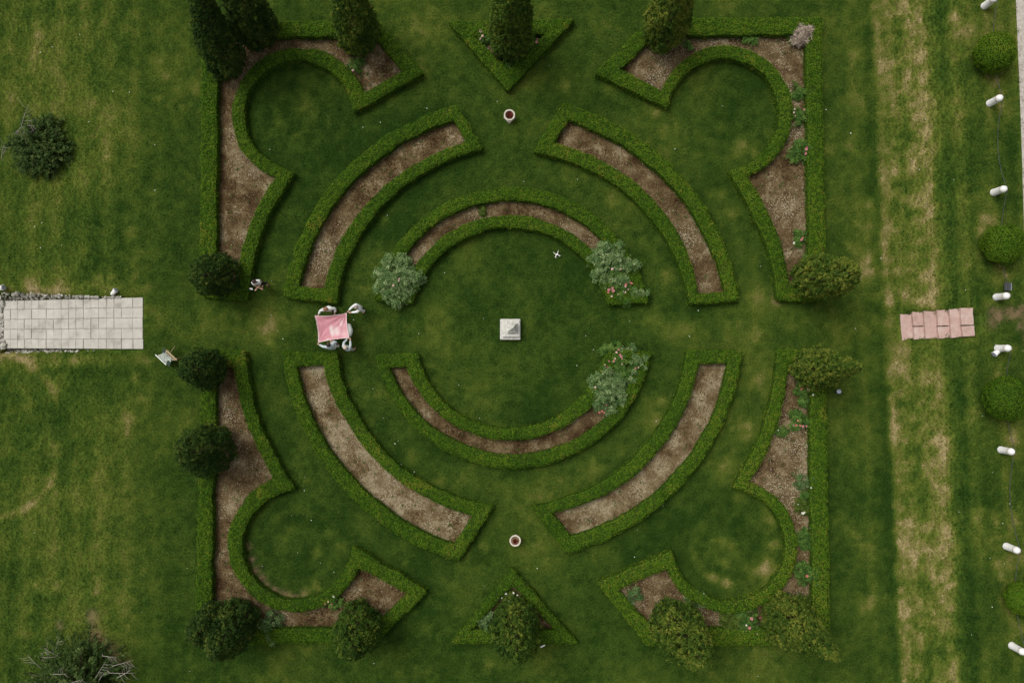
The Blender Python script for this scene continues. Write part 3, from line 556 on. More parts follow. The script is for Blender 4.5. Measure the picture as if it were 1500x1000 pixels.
# ------------------------------------------------------------------ blades of the lawn
def make_grass():
    rng = np.random.default_rng(42)
    nb = 34; a = rng.uniform(0, 2 * math.pi, nb); r = 0.15 * np.sqrt(rng.random(nb)); V = []; Qd = []
    for k in range(nb):
        x, y = r[k] * math.cos(a[k]), r[k] * math.sin(a[k]); th = rng.uniform(0, 2 * math.pi); h = rng.uniform(0.010, 0.028); ln = rng.uniform(0.05, 0.09); w = rng.uniform(0.007, 0.013)
        dx, dy = math.cos(th), math.sin(th); b = len(V)
        V += [(x - dy * w, y + dx * w, 0), (x + dy * w, y - dx * w, 0), (x + dx * ln * .5 + dy * w * .8, y + dy * ln * .5 - dx * w * .8, h * .8), (x + dx * ln, y + dy * ln, h)]
        Qd.append((b, b + 1, b + 2, b + 3))
    tm = quads('grass_tuft', np.array(V), np.array(Qd)); tm.materials.append(M['grass'])
    tuft = bpy.data.objects.new('grass_tuft', tm)
    sp = 0.19; ga, gb = np.meshgrid(np.arange(-31, 31, sp), np.arange(-22, 22, sp)); n = ga.size; x = ga.ravel() + rng.uniform(-.07, .07, n); y = gb.ravel() + rng.uniform(-.07, .07, n)
    keep = np.ones(n, bool)
    for key in HEDGES: keep &= ~in_poly(x, y, OUTER_POLY[key]) | (False)
    for key in HEDGES:                                             # lawns enclosed by a loop's bays are outside its outline already
        keep &= ~in_poly(x, y, INNER_POLY[key])
    e = np.interp(-y, -DRIVE_EDGE[:, 1], DRIVE_EDGE[:, 0]); keep &= x < e - 0.05 + rng.normal(0, 0.12, n)
    yt = P(100, 434)[1]; yb = P(100, 514)[1]; keep &= ~((x < float(P(211, 475)[0])) & (y < yt + 0.05 + 0.3 * sstep(-22, -29, x)) & (y > yb - 0.05 - 0.1 * sstep(-22, -29, x)))
    a0, a1 = float(P(1319, 480)[0]), float(P(1428, 480, .9)[0]); keep &= ~((x > a0) & (x < a1) & (y > P(1370, 496)[1] + (x - a0) * 0.06) & (y < P(1370, 462)[1] + (x - a0) * 0.08))
    x, y = x[keep], y[keep]; n = len(x)
    dry, bare = lawn_fields(x, y); k2 = rng.random(n) > bare * 0.95; x, y, dry, bare = x[k2], y[k2], dry[k2], bare[k2]; n = len(x)
    pm = bpy.data.meshes.new('grass'); pm.vertices.add(n); pm.vertices.foreach_set('co', np.c_[x, y, terrain(x, y) - 0.004].astype(np.float32).ravel())
    for nm, arr in (('dry', dry), ('bare', bare * 0.6), ('rot', rng.uniform(0, 6.28, n)), ('siz', rng.uniform(0.85, 1.2, n))):
        at = pm.attributes.new(nm, 'FLOAT', 'POINT'); at.data.foreach_set('value', np.asarray(arr, np.float32))
    o = link('grass', pm); tag(o, 'short mown grass covering the lawn', 'grass', kind='stuff')
    g = bpy.data.node_groups.new('grass_scatter', 'GeometryNodeTree')
    g.interface.new_socket('Geometry', in_out='INPUT', socket_type='NodeSocketGeometry'); g.interface.new_socket('Geometry', in_out='OUTPUT', socket_type='NodeSocketGeometry')
    ni = g.nodes.new('NodeGroupInput'); no = g.nodes.new('NodeGroupOutput'); io = g.nodes.new('GeometryNodeInstanceOnPoints'); ob = g.nodes.new('GeometryNodeObjectInfo'); ob.inputs['Object'].default_value = tuft
    na = g.nodes.new('GeometryNodeInputNamedAttribute'); na.data_type = 'FLOAT'; na.inputs['Name'].default_value = 'rot'
    ns = g.nodes.new('GeometryNodeInputNamedAttribute'); ns.data_type = 'FLOAT'; ns.inputs['Name'].default_value = 'siz'
    cx = g.nodes.new('ShaderNodeCombineXYZ'); e2r = g.nodes.new('FunctionNodeEulerToRotation')
    g.links.new(na.outputs['Attribute'], cx.inputs['Z']); g.links.new(cx.outputs[0], e2r.inputs[0]); g.links.new(e2r.outputs[0], io.inputs['Rotation'])
    g.links.new(ns.outputs['Attribute'], io.inputs['Scale'])
    g.links.new(ni.outputs[0], io.inputs['Points']); g.links.new(ob.outputs['Geometry'], io.inputs['Instance']); g.links.new(io.outputs[0], no.inputs[0])
    md = o.modifiers.new('scatter', 'NODES'); md.node_group = g
make_grass()

# ================================================================== STONEWORK
def step_rows(px):
    f = (209.3 - px) / 200.0
    r = np.array([435.3, 450.2, 465.2, 480.9, 496.1, 511.3]); l = np.array([440.5, 453.2, 467.8, 482.2, 497.0, 510.3])
    return r * (1 - f) + l * f
stair = empty('stone_stairway', (*P(209, 474), 0)); sc = Vector(stair.location)
tag(stair, 'long flight of pale concrete slab steps ending at the lawn', 'stairs')
for j in range(len(STAIR_X) - 1):
    z = stair_level(j); x1, x0 = STAIR_X[j], STAIR_X[j + 1]
    g = 0.28
    ra, rb = step_rows(x0), step_rows(x1)
    off = random.uniform(-1.2, 1.2) if j > 2 else 0
    for k in range(5):
        ya0, ya1, yb0, yb1 = ra[k], ra[k + 1], rb[k], rb[k + 1]
        if 0 < k: ya0 += off * .3; yb0 += off * .3
        if k < 4: ya1 += off * .3; yb1 += off * .3
        ox = random.uniform(-.5, .5)
        q = [P(x0 + g * .4 + ox, ya1 - g, z), P(x1 - g * .4 + ox, yb1 - g, z), P(x1 - g * .4 + ox, yb0 + g, z), P(x0 + g * .4 + ox, ya0 + g, z)]
        bm = bmesh.new(); add_slab(bm, [(float(p[0]) - sc.x, float(p[1]) - sc.y) for p in q], z, 0.16, 0.012, 0.006)
        link('slab', bm_mesh('slab', bm), M['slab'], stair)
# bedding mortar under the treads
bm = bmesh.new()
for j in range(len(STAIR_X) - 1):
    z = stair_level(j) - 0.03; x1, x0 = STAIR_X[j], STAIR_X[j + 1]; ra, rb = step_rows(x0), step_rows(x1)
    q = [P(x0, ra[5] - .8, z), P(x1, rb[5] - .8, z), P(x1, rb[0] + .8, z), P(x0, ra[0] + .8, z)]
    add_slab(bm, [(float(p[0]) - sc.x, float(p[1]) - sc.y) for p in q], z, 0.22, 0.004)
mm = noise_mat('joint_mortar', [(0.3, (0.17, 0.16, 0.11)), (0.7, (0.34, 0.32, 0.265))], 3, 6, 0.95, 0.3)
link('mortar_bed', bm_mesh('mortar_bed', bm), mm, stair)
# rubble along both sides
ico = bmesh.new(); bmesh.ops.create_icosphere(ico, subdivisions=1, radius=1.0); ico.verts.ensure_lookup_table()
IV = np.array([v.co[:] for v in ico.verts]); IF = [[v.index for v in f.verts] for f in ico.faces]; ico.free()
def stones(spec, rng, flat=0.6):
    V, F = [], []
    for (x, y, z, s) in spec:
        v = IV * (1 + rng.normal(0, 0.16, (len(IV), 1))) * np.array([s * rng.uniform(.8, 1.4), s * rng.uniform(.7, 1.1), s * flat]); a = rng.uniform(0, 6.28)
        c, sn = math.cos(a), math.sin(a); v = v @ np.array([[c, sn, 0], [-sn, c, 0], [0, 0, 1]]); b = len(V) * len(IV)
        V.append(v + (x, y, z)); F += [[i + b for i in f] for f in IF]
    me = bpy.data.meshes.new('rubble'); me.from_pydata(np.concatenate(V).tolist(), [], F); return me
rng = np.random.default_rng(77); spec = []
for _ in range(620):
    px = rng.uniform(-18, 176); f = np.clip((176 - px) / 170, 0, 1)
    if rng.random() < 0.68: py = step_rows(px)[0] + 0.5 - rng.random() * (2.0 + 13 * f ** 1.3)
    else: py = step_rows(px)[5] + rng.random() * (2.0 + 5.5 * f) - 0.3
    p = P(px, py, -0.6 * f); x, y = float(p[0]), float(p[1]); z = float(terrain(np.array(x), np.array(y)))
    spec.append((x - sc.x, y - sc.y, z + 0.03, rng.uniform(0.045, 0.11) * (0.7 + 0.5 * f)))
tag(link('rubble_edging', stones(spec, rng), M['rubble'], stair), kind='stuff')
# rounded rubble heap at the foot of the flight
spec = []
for _ in range(150):
    a = rng.uniform(0, 6.28); r = math.sqrt(rng.random()); px = -4 + 14 * r * math.cos(a); py = 474 + 40 * r * math.sin(a)
    if abs(py - 474) < 26 and px > 0: continue
    p = P(px, py, -1.5); spec.append((float(p[0]) - sc.x, float(p[1]) - sc.y, -1.62 + 0.25 * max(0, abs(py - 474) - 20) / 20, rng.uniform(0.10, 0.22)))
tag(link('rubble_end', stones(spec, rng, 0.5), M['rubble'], stair), kind='stuff')

# sandstone steps in the bank
pk = empty('sandstone_steps', (*P(1325, 480, 0.1), 0)); pc = Vector(pk.location)
tag(pk, 'six pink sandstone steps set in the dry grass bank', 'steps')
ZQ = [[[(105,232),(300,240),(325,632),(138,675)]], [[(312,190),(498,198),(512,428),(325,430)],[(328,446),(513,441),(522,642),(342,662)]], [[(508,175),(705,180),(735,635),(532,648)]],
      [[(725,162),(918,158),(936,425),(740,428)],[(742,442),(938,438),(950,625),(762,645)]], [[(935,148),(1115,140),(1144,608),(968,635)]], [[(1128,128),(1330,122),(1345,410),(1140,414)],[(1150,432),(1355,426),(1365,597),(1165,610)]]]
for k, row in enumerate(ZQ):
    z = 0.13 + 0.165 * k
    for q in row:
        pts = []
        for i in range(4):                                          # uneven broken edges
            a, b = q[i], q[(i + 1) % 4]
            for f in (0, .33, .66): pts.append((a[0] + (b[0] - a[0]) * f + (random.uniform(-7, 7) if f else 0), a[1] + (b[1] - a[1]) * f + (random.uniform(-5, 5) if f else 0)))
        w = [P(1310 + a / 11.54, 440 + b / 11.54, z) for a, b in pts][::-1]
        bm = bmesh.new(); add_slab(bm, [(float(p[0]) - pc.x, float(p[1]) - pc.y) for p in w], z, 0.19, 0.015, 0.004)
        link('slab', bm_mesh('slab', bm), M['pink'], pk)

# pedestal in the middle of the ring lawn
ob = empty('stone_pedestal', (*P(747.5, 482.5), 0)); tag(ob, 'square weathered pale stone pedestal with pyramid cap on the central lawn', 'pedestal')
bm = bmesh.new(); add_box(bm, (0, 0, 0.14), (1.10, 1.12, 0.28), bevel=0.03); link('plinth', bm_mesh('plinth', bm), M['stone'], ob)
bm = bmesh.new(); add_box(bm, (0.045, 0.05, 0.36), (0.94, 0.94, 0.16), bevel=0.025); link('step', bm_mesh('step', bm), M['stone'], ob)
bm = bmesh.new(); add_box(bm, (0.09, 0.08, 0.54), (0.56, 0.54, 0.24), bevel=0.02); link('block', bm_mesh('block', bm), M['stone'], ob)
bm = bmesh.new(); b4 = [bm.verts.new((0.09 + sx * 0.245, 0.08 + sy * 0.235, 0.655)) for sx, sy in ((-1, -1), (1, -1), (1, 1), (-1, 1))]; tp = bm.verts.new((0.20, 0.09, 1.15))
for i in range(4): bm.faces.new((b4[i], b4[(i + 1) % 4], tp))
bm.faces.new(b4[::-1]); link('pyramid_cap', bm_mesh('pyramid_cap', bm), M['stone'], ob)

# two urns
def urn(px, py, plinth_rz, label, diamond):
    u = empty('stone_urn', (*P(px, py), 0)); tag(u, label, 'urn', 'stone urns on the long axis')
    bm = bmesh.new(); s = 0.46 if diamond else 0.32
    add_box(bm, (0, 0, 0.07), (s, s, 0.18), Matrix.Rotation(plinth_rz, 3, 'Z'), bevel=0.015); link('plinth', bm_mesh('plinth', bm), M['urn'], u)
    bm = bmesh.new(); add_lathe(bm, [(0.12, 0.16), (0.13, 0.18), (0.09, 0.20), (0.10, 0.22), (0.18, 0.27), (0.24, 0.34), (0.27, 0.42), (0.285, 0.47), (0.30, 0.48), (0.30, 0.505), (0.235, 0.505), (0.225, 0.47), (0.19, 0.40)], 28)
    link('bowl', bm_mesh('bowl', bm, False), M['urn'], u)
    bm = bmesh.new(); bmesh.ops.create_circle(bm, cap_ends=True, radius=0.222, segments=20, matrix=Matrix.Translation((0, 0, 0.462))); link('soil', bm_mesh('soil', bm), M['soil'], u)
    rng = np.random.default_rng(int(px)); n = 46; a = rng.uniform(0, 6.28, n); dr = np.c_[np.cos(a), np.sin(a), rng.uniform(0.2, 1.2, n)]; L = rng.uniform(0.14, 0.24, n)
    pos = unit(dr) * L[:, None] * 0.5 + (0, 0, 0.47); nr = np.cross(dr, np.c_[-np.sin(a), np.cos(a), np.zeros(n)])
    link('red_plant', leaves(pos, nr, L, 0.045, rng.random(n), rng, along=dr), M['red_plant'], u)
urn(746.3, 173.2, math.radians(45), 'pale stone urn with red plant, square plinth corner showing, before the pink-rose triangle', True)
urn(754.6, 788.0, math.radians(30), 'pale round stone urn with red plant, before the white-flower triangle', False)

# ================================================================== TREES AND SHRUBS
def tube_mesh(name, paths, sides=6):
    bm = bmesh.new()
    for pts, rad in paths: add_tube(bm, pts, rad, sides)
    return bm_mesh(name, bm, True)
def conifer(base, top, h, R, label, mat='thuja', prof=0.55, seed=0, clump=0.16, name='conifer_tree', light=0.0, group=None):
    rng = np.random.default_rng(900 + seed)
    b = P(*base); h = h * 1.06; R = R * .95; tpt = P(top[0], top[1], h); lean = tpt - b
    root = empty(name, (float(b[0]), float(b[1]), 0)); tag(root, label, 'tree', group)
    ax = lambda z: np.c_[lean[0] * (z / h) ** 1.0, lean[1] * (z / h), z]
    tb = [((0, 0, 0), .13), ((lean[0] * .3, lean[1] * .3, h * .3), .09), ((lean[0] * .7, lean[1] * .7, h * .7), .05), ((lean[0] * .95, lean[1] * .95, h * .95), .015)]
    paths = [([t[0] for t in tb], [t[1] for t in tb])]
    for k in range(18):
        z = h * rng.uniform(.08, .8); a = rng.uniform(0, 6.28); c = ax(np.array([z]))[0]; L = R * (1 - z / h) * .8 + .1
        paths.append(([c, c + np.array([math.cos(a) * L * .5, math.sin(a) * L * .5, L * .35]), c + np.array([math.cos(a) * L * .75, math.sin(a) * L * .75, L * .9])], [.03, .02, .008]))
    link('trunk', tube_mesh('trunk', paths, 5), M['bark'], root)
    def radius(t):                                                # t = height fraction
        low = np.sqrt(np.clip(t / 0.16, 0, 1)) * 0.3 + 0.7
        hi = np.clip(1 - ((np.clip(t, .14, 1) - .14) / .86) ** (1.0 + prof * 2.2), 0, 1) ** (0.55 + 0.45 * (1 - prof))
        return R * low * hi
    allp, alln, allt, alll = [], [], [], []
    for layer, (sc_, dens) in enumerate(((1.0, 1.35), (0.84, 0.9), (0.6, 0.4))):
        N = int(2 * math.pi * R * h * 0.75 / (clump * 1.32) ** 2 * dens)
        t = rng.random(N * 3); w = radius(t) / R + 0.08; t = t[rng.random(len(t)) < w][:N]; N = len(t)
        a = rng.uniform(0, 6.28, N)
        lump = 1 + (vn(a * 3.2, t * h * 1.7, 1.0, 600 + seed) - .5) * 0.42 + rng.normal(0, .035, N)
        r = radius(t) * sc_ * lump; c = ax(0.06 + t * (h - .06)) + np.c_[np.cos(a) * r, np.sin(a) * r, np.zeros(N)]
        slope = 0.35 + 1.6 * np.clip(t - .55, 0, 1); out = unit(np.c_[np.cos(a), np.sin(a), slope])
        ct = 0.38 + light + rng.normal(0, .19, N) + (vn(a * 2, t * h, .8, 620 + seed) - .5) * .5
        k = 15 if layer == 0 else 9
        cs = clump * rng.uniform(.7, 1.35, N)
        d = rng.normal(size=(N, k, 3)); d = unit(d + out[:, None] * 0.9 + np.array([0, 0, .35]))
        pos = c[:, None] + d * (cs[:, None, None] * rng.uniform(.35, .8, (N, k, 1)))
        nr = np.cross(d, rng.normal(size=(N, k, 3))) * .6 + d * 0.9 + np.array([0, 0, .3])
        allp.append(pos.reshape(-1, 3)); alln.append(nr.reshape(-1, 3)); alll.append(d.reshape(-1, 3))
        allt.append((ct[:, None] + rng.normal(0, .10, (N, k))).ravel())
    p = np.concatenate(allp); n = len(p)
    lm = leaves(p, np.concatenate(alln), rng.uniform(.07, .12, n), rng.uniform(.05, .085, n), np.clip(np.concatenate(allt), 0, 1), rng, along=np.concatenate(alll), name='crown')
    link('crown', lm, M[mat], root)
    return root
G_CON = 'clipped-out conifers standing in the hedged beds'
G_CON = 'conifers standing in the hedged beds'
CON = [ # base, tip, height, radius, label, material, fullness, light
 ((334,98),(280,-30),6.6,1.06,'tall dark conifer at the very corner of its hedged bed','thuja_dark',.35,-.04),
 ((381,54),(322,-70),7.2,1.08,'tall dark conifer inside the bed beside the corner conifer','thuja_dark',.40,.05),
 ((526,60),(503,-32),5.8,1.10,'conifer overhanging the hedge near a small white-flowered plant','thuja',.6,-.04),
 ((748,70),(752,-42),6.4,1.08,'tall conifer rising from the triangle with pale pink roses','thuja',.55,.02),
 ((967,56),(1004,-32),5.6,1.12,'yellowish conifer overhanging the hedge of the withered plant bed','thuja',.6,.16),
 ((330,404),(291,402),3.4,1.05,'squat dark conifer beside the person in white blouse','thuja_dark',.9,.0),
 ((313,540),(275,539),3.5,1.0,'squat dark conifer beside the wooden easel sign','thuja_dark',.9,-.03),
 ((318,657),(270,664),4.2,1.22,'broad dark conifer straddling the straight side hedge alone','thuja_dark',.85,.02),
 ((1181,410),(1252,398),5.0,1.05,'yellow-green conifer with blunt top by coral and white roses','thuja',.95,.22),
 ((1180,539),(1262,536),5.3,1.10,'yellow-green conifer tapering to a point by the small dark spotlight','thuja',.12,.20),
 ((318,905),(283,935),3.8,.95,'dark conifer at bed corner hidden partly by its fuller neighbour','thuja_dark',.7,-.02),
 ((352,900),(312,958),4.3,1.15,'full dark conifer between corner conifer and a grey-green shrub','thuja_dark',.75,.05),
 ((528,905),(512,958),4.1,1.10,'rounded conifer over the hedge beside pink roses','thuja',.85,-.12),
 ((754,900),(757,962),4.3,1.20,'broad conifer in the triangle with white flowers','thuja',.85,-.05),
 ((984,906),(1034,976),5.0,1.34,'broad yellow-green conifer beside a bare brown bed end','thuja',.45,.10),
 ((1142,899),(1232,966),6.2,1.28,'pointed yellow-green conifer leaning over the corner of the rose bed','thuja',.05,.14),
]
for i, (b, t, h, r, lab, m, pf, lt) in enumerate(CON): conifer(b, t, h, r, lab, m, pf * .8, i, light=lt, group=G_CON)

# clipped balls on the terrace
def ball_bush(px, py, R, label, light, seed):
    rng = np.random.default_rng(1500 + seed); zc = 0.95 + R * 0.72; p = P(px, py, zc)
    z0 = float(terrain(p[:1], p[1:])[0]); root = empty('ball_bush', (float(p[0]), float(p[1]), z0)); tag(root, label, 'bush', 'clipped ball bushes along the terrace')
    paths = [([(0, 0, 0), (0.02, 0, R * .5)], [.07, .05])]
    for k in range(9):
        a = k * .7; paths.append(([(0, 0, R * .25), (math.cos(a) * R * .4, math.sin(a) * R * .4, R * .7), (math.cos(a) * R * .75, math.sin(a) * R * .75, R * .95)], [.035, .02, .008]))
    link('stems', tube_mesh('stems', paths, 5), M['bark'], root)
    n = 11000; d = unit(rng.normal(size=(n, 3))); d = d[d[:, 2] > -0.75]; n = len(d)
    lump = 1 + (vn(np.arctan2(d[:, 1], d[:, 0]) * 2.5, d[:, 2] * 3, 1.0, 700 + seed) - .5) * .20
    dep = np.where(rng.random(n) < .8, rng.uniform(.955, 1.02, n), rng.uniform(.72, .95, n))
    pos = d * np.array([R, R, R * .80]) * (lump * dep)[:, None] + (0, 0, R * .72)
    t = 0.42 + light + rng.normal(0, .17, n) + (vn(pos[:, 0], pos[:, 1], 2.0, 720 + seed) - .5) * .3
    link('foliage', leaves(pos, d + rng.normal(0, .55, (n, 3)), rng.uniform(.05, .085, n), rng.uniform(.035, .055, n), np.clip(t, 0, 1), rng), M['hedge'], root)
    core = bmesh.new(); bmesh.ops.create_icosphere(core, subdivisions=3, radius=1, matrix=Matrix.Translation((0, 0, R * .72)) @ Matrix.Diagonal((R * .9, R * .9, R * .70, 1)))
    link('inner_twigs', bm_mesh('inner_twigs', core, True), M['twig'], root)
ball_bush(1458, 77, 0.98, 'clipped yellow-green ball bush beside the gravel drive edge', .18, 0)
ball_bush(1470, 358, 1.02, 'clipped ball bush near the dark floodlight', .06, 1)
ball_bush(1475, 583, 1.12, 'large dark green clipped ball bush between bollards below the worn patch', -.08, 2)
ball_bush(1497, 877, 0.82, 'small dense light green clipped ball bush between two bollards', .10, 3)

# roses and other bed plants
_flower = {}
def flower_mesh(key):
    if key in _flower: return _flower[key]
    bm = bmesh.new()
    for ring, (n, r, z, tilt) in enumerate(((6, 1.0, 0.0, .25), (5, .62, .18, .75))):
        for k in range(n):
            a = k * 2 * math.pi / n + ring * .5; c, s = math.cos(a), math.sin(a); w = .55 * r
            base = bm.verts.new((c * .1, s * .1, z * .6)); l = bm.verts.new((c * r * .7 - s * w, s * r * .7 + c * w, z + r * tilt * .6)); ti = bm.verts.new((c * r, s * r, z + r * tilt)); rr = bm.verts.new((c * r * .7 + s * w, s * r * .7 - c * w, z + r * tilt * .6))
            bm.faces.new((base, rr, ti, l))
    _flower[key] = bm_mesh('flower', bm); _flower[key].materials.append(M[key]); return _flower[key]
def shrub(name, px, py, r_px, label, mat, flowers=(), height=None, z0=0.03, seed=0, cat='shrub', group=None, rosette=0.17, lobes=None, leaf=(.085, .13), density=1.0, light=0.0, stem='bark', spiky=False):
    """leafy shrub: branching stems, rosettes of leaflets over an uneven mound, blooms as parts"""
    rng = np.random.default_rng(2000 + seed * 13 + int(px)); r = r_px * 0.0358 * 1.12
    h = height or min(1.25, 0.35 + r * .85); b = P(px, py, h * .6); root = empty(name, (float(b[0]), float(b[1]), z0)); tag(root, label, cat, group)
    if lobes is None: lobes = [(0, 0, .55)] + [(math.cos(a) * q_, math.sin(a) * q_, rng.uniform(.22, .5)) for a, q_ in zip(rng.uniform(0, 6.28, 8), rng.uniform(.4, 1.0, 8))]
    C, Nn = [], []
    for (lx, ly, lr) in lobes:
        lr_m = lr * r; n = max(4, int(2.3 * math.pi * lr_m ** 2 / (rosette * .62) ** 2 * .5 * density)); d = unit(rng.normal(size=(n, 3))); d[:, 2] = np.abs(d[:, 2])
        q = rng.uniform(.55, 1.08, (n, 1)); p = d * q * np.array([lr_m, lr_m, h * (.55 + .45 * lr)]) + (lx * r, ly * r, 0.05)
        C.append(p); Nn.append(unit(d * .5 + (0, 0, .8)))
    C = np.concatenate(C); Nn = np.concatenate(Nn); N = len(C)
    paths = []
    for k in rng.choice(N, min(N, 16), replace=False):
        e = C[k]; m = e * np.array([.45, .45, .55]) + rng.normal(0, .03, 3); paths.append(([(0, 0, -.03), tuple(m), tuple(e)], [.022, .014, .006]))
    link('stems', tube_mesh('stems', paths, 5), M[stem], root)
    k = 8; ct = .45 + light + rng.normal(0, .26, N)
    a = rng.uniform(0, 6.28, (N, 1)) + np.arange(k)[None] * 2 * math.pi / k + rng.normal(0, .25, (N, k))
    t1 = unit(np.cross(Nn, rng.normal(size=(N, 3)))); t2 = np.cross(Nn, t1)
    dr = t1[:, None] * np.cos(a)[..., None] + t2[:, None] * np.sin(a)[..., None] + Nn[:, None] * rng.uniform(-.1, .7 if not spiky else 1.6, (N, k, 1))
    L = rng.uniform(leaf[0], leaf[1], (N, k)); pos = C[:, None] + unit(dr) * (rosette * rng.uniform(.25, .75, (N, k, 1)))
    nr = Nn[:, None] + rng.normal(0, .35, (N, k, 3)); tt = np.clip(ct[:, None] + rng.normal(0, .1, (N, k)), 0, 1)
    link('foliage', leaves(pos.reshape(-1, 3), nr.reshape(-1, 3), L.ravel(), L.ravel() * (.62 if not spiky else .22), tt.ravel(), rng, along=dr.reshape(-1, 3)), M[mat], root)
    for (fx, fy, col, sz) in flowers:
        q = P(fx, fy, z0 + h * .9); dl = np.array([q[0] - b[0], q[1] - b[1]]); rr = min(1.0, np.hypot(*dl) / max(r, .05)); z = max(.12, h * math.sqrt(max(0.0, 1 - rr * rr * .8)) + .04)
        q = P(fx, fy, z0 + z); f = link('flower', flower_mesh('fl_' + col), None, root); f.location = (float(q[0] - b[0]), float(q[1] - b[1]), z); f.scale = (sz * .85,) * 3; f.rotation_euler = (rng.normal(0, .3), rng.normal(0, .3), rng.uniform(0, 6))
    return root
GS = 'grey-green shrubs'; GRS = 'rose bushes in the beds'; GP = 'small plants in the beds'
shrub('grey_shrub', 583, 409, 33, 'large grey-green shrub filling the hedge end nearest the pink cloth', 'grey_leaf', [(576, 418, 'pale', .07), (585, 408, 'pale', .06), (584, 411, 'pale', .05)], 1.15, seed=1, group=GS, lobes=[(0, 0, .8), (-.55, .1, .5), (.15, .7, .42), (.6, .1, .45), (-.35, -.55, .45), (.25, -.5, .42), (-.1, -.95, .22), (.9, .05, .18), (-.35, .75, .35), (-.75, -.35, .3)])
shrub('grey_shrub', 897, 388, 30, 'grey-green shrub with long side shoots above coral roses', 'grey_leaf', [(897, 394, 'pale', .08), (909, 394, 'pale', .05)], 1.15, seed=2, group=GS, lobes=[(-.2, .25, .75), (-.75, .35, .4), (.3, .15, .55), (.8, -.1, .35), (1.1, .05, .2), (-.5, -.4, .4), (.45, -.65, .42), (-.1, -.75, .35), (-.35, .85, .3), (.3, .8, .3), (1.3, -1.2, .2), (1.55, -1.2, .15), (1.05, -1.25, .22)])
shrub('grey_shrub', 893, 573, 26, 'pale grey-green rounded shrub among pink roses', 'grey_leaf', [(878, 604, 'coral', .08), (882, 602, 'coral', .08), (885, 604, 'coral', .07), (888, 593, 'coral', .05), (872, 567, 'pale', .06)], 1.15, seed=3, group=GS, lobes=[(0, 0, .85), (-.55, .45, .5), (.5, .5, .45), (.55, -.35, .5), (-.5, -.5, .5), (1.2, .55, .28), (-.2, .9, .4), (.1, -.95, .35)])
shrub('grey_shrub', 933, 526, 13, 'small grey-green shoots at the hedge end among pink roses', 'grey_leaf', [(931, 539, 'pink', .07), (935, 538, 'pale', .06), (928, 541, 'pink', .06)], .95, seed=4, group=GS, lobes=[(0, 0, .8), (.9, .1, .35), (-.4, .9, .4), (-.5, 1.4, .3), (-1.4, .9, .3), (-.2, -1.2, .5), (.7, -.8, .35)])
shrub('grey_shrub', 393, 915, 17, 'loose blue-grey shrub beside the fuller dark conifer', 'grey_leaf', [], 1.0, seed=5, group=GS, light=-.15, density=.6, lobes=[(0, 0, .6), (.6, .2, .45), (.1, -.9, .35), (.2, .9, .35), (-.7, .1, .4), (.3, -1.4, .2)])
shrub('grey_shrub', 1019, 881, 12, 'blue-grey plant against the broad yellow-green conifer', 'grey_leaf', [], .7, seed=6, group=GS, light=-.3, density=.6)
shrub('grey_shrub', 710, 911, 11, 'grey-green plant in the triangle with white flowers', 'grey_leaf', [], .7, seed=7, group=GS, light=-.2, density=.7)
shrub('grey_shrub', 928, 873, 11, 'sprawling grey-green plant alone in a bare bed end', 'grey_leaf', [], .45, seed=8, group=GS, light=-.2, density=.4)
shrub('grey_shrub', 1177, 706, 14, 'low grey-green plant against the straight side hedge', 'grey_leaf', [(1188, 714, 'white', .05)], .5, seed=9, group=GS, light=-.3, density=.5, lobes=[(0, 0, .7), (.9, .2, .45), (.9, -.4, .35), (-.5, -.3, .4)])
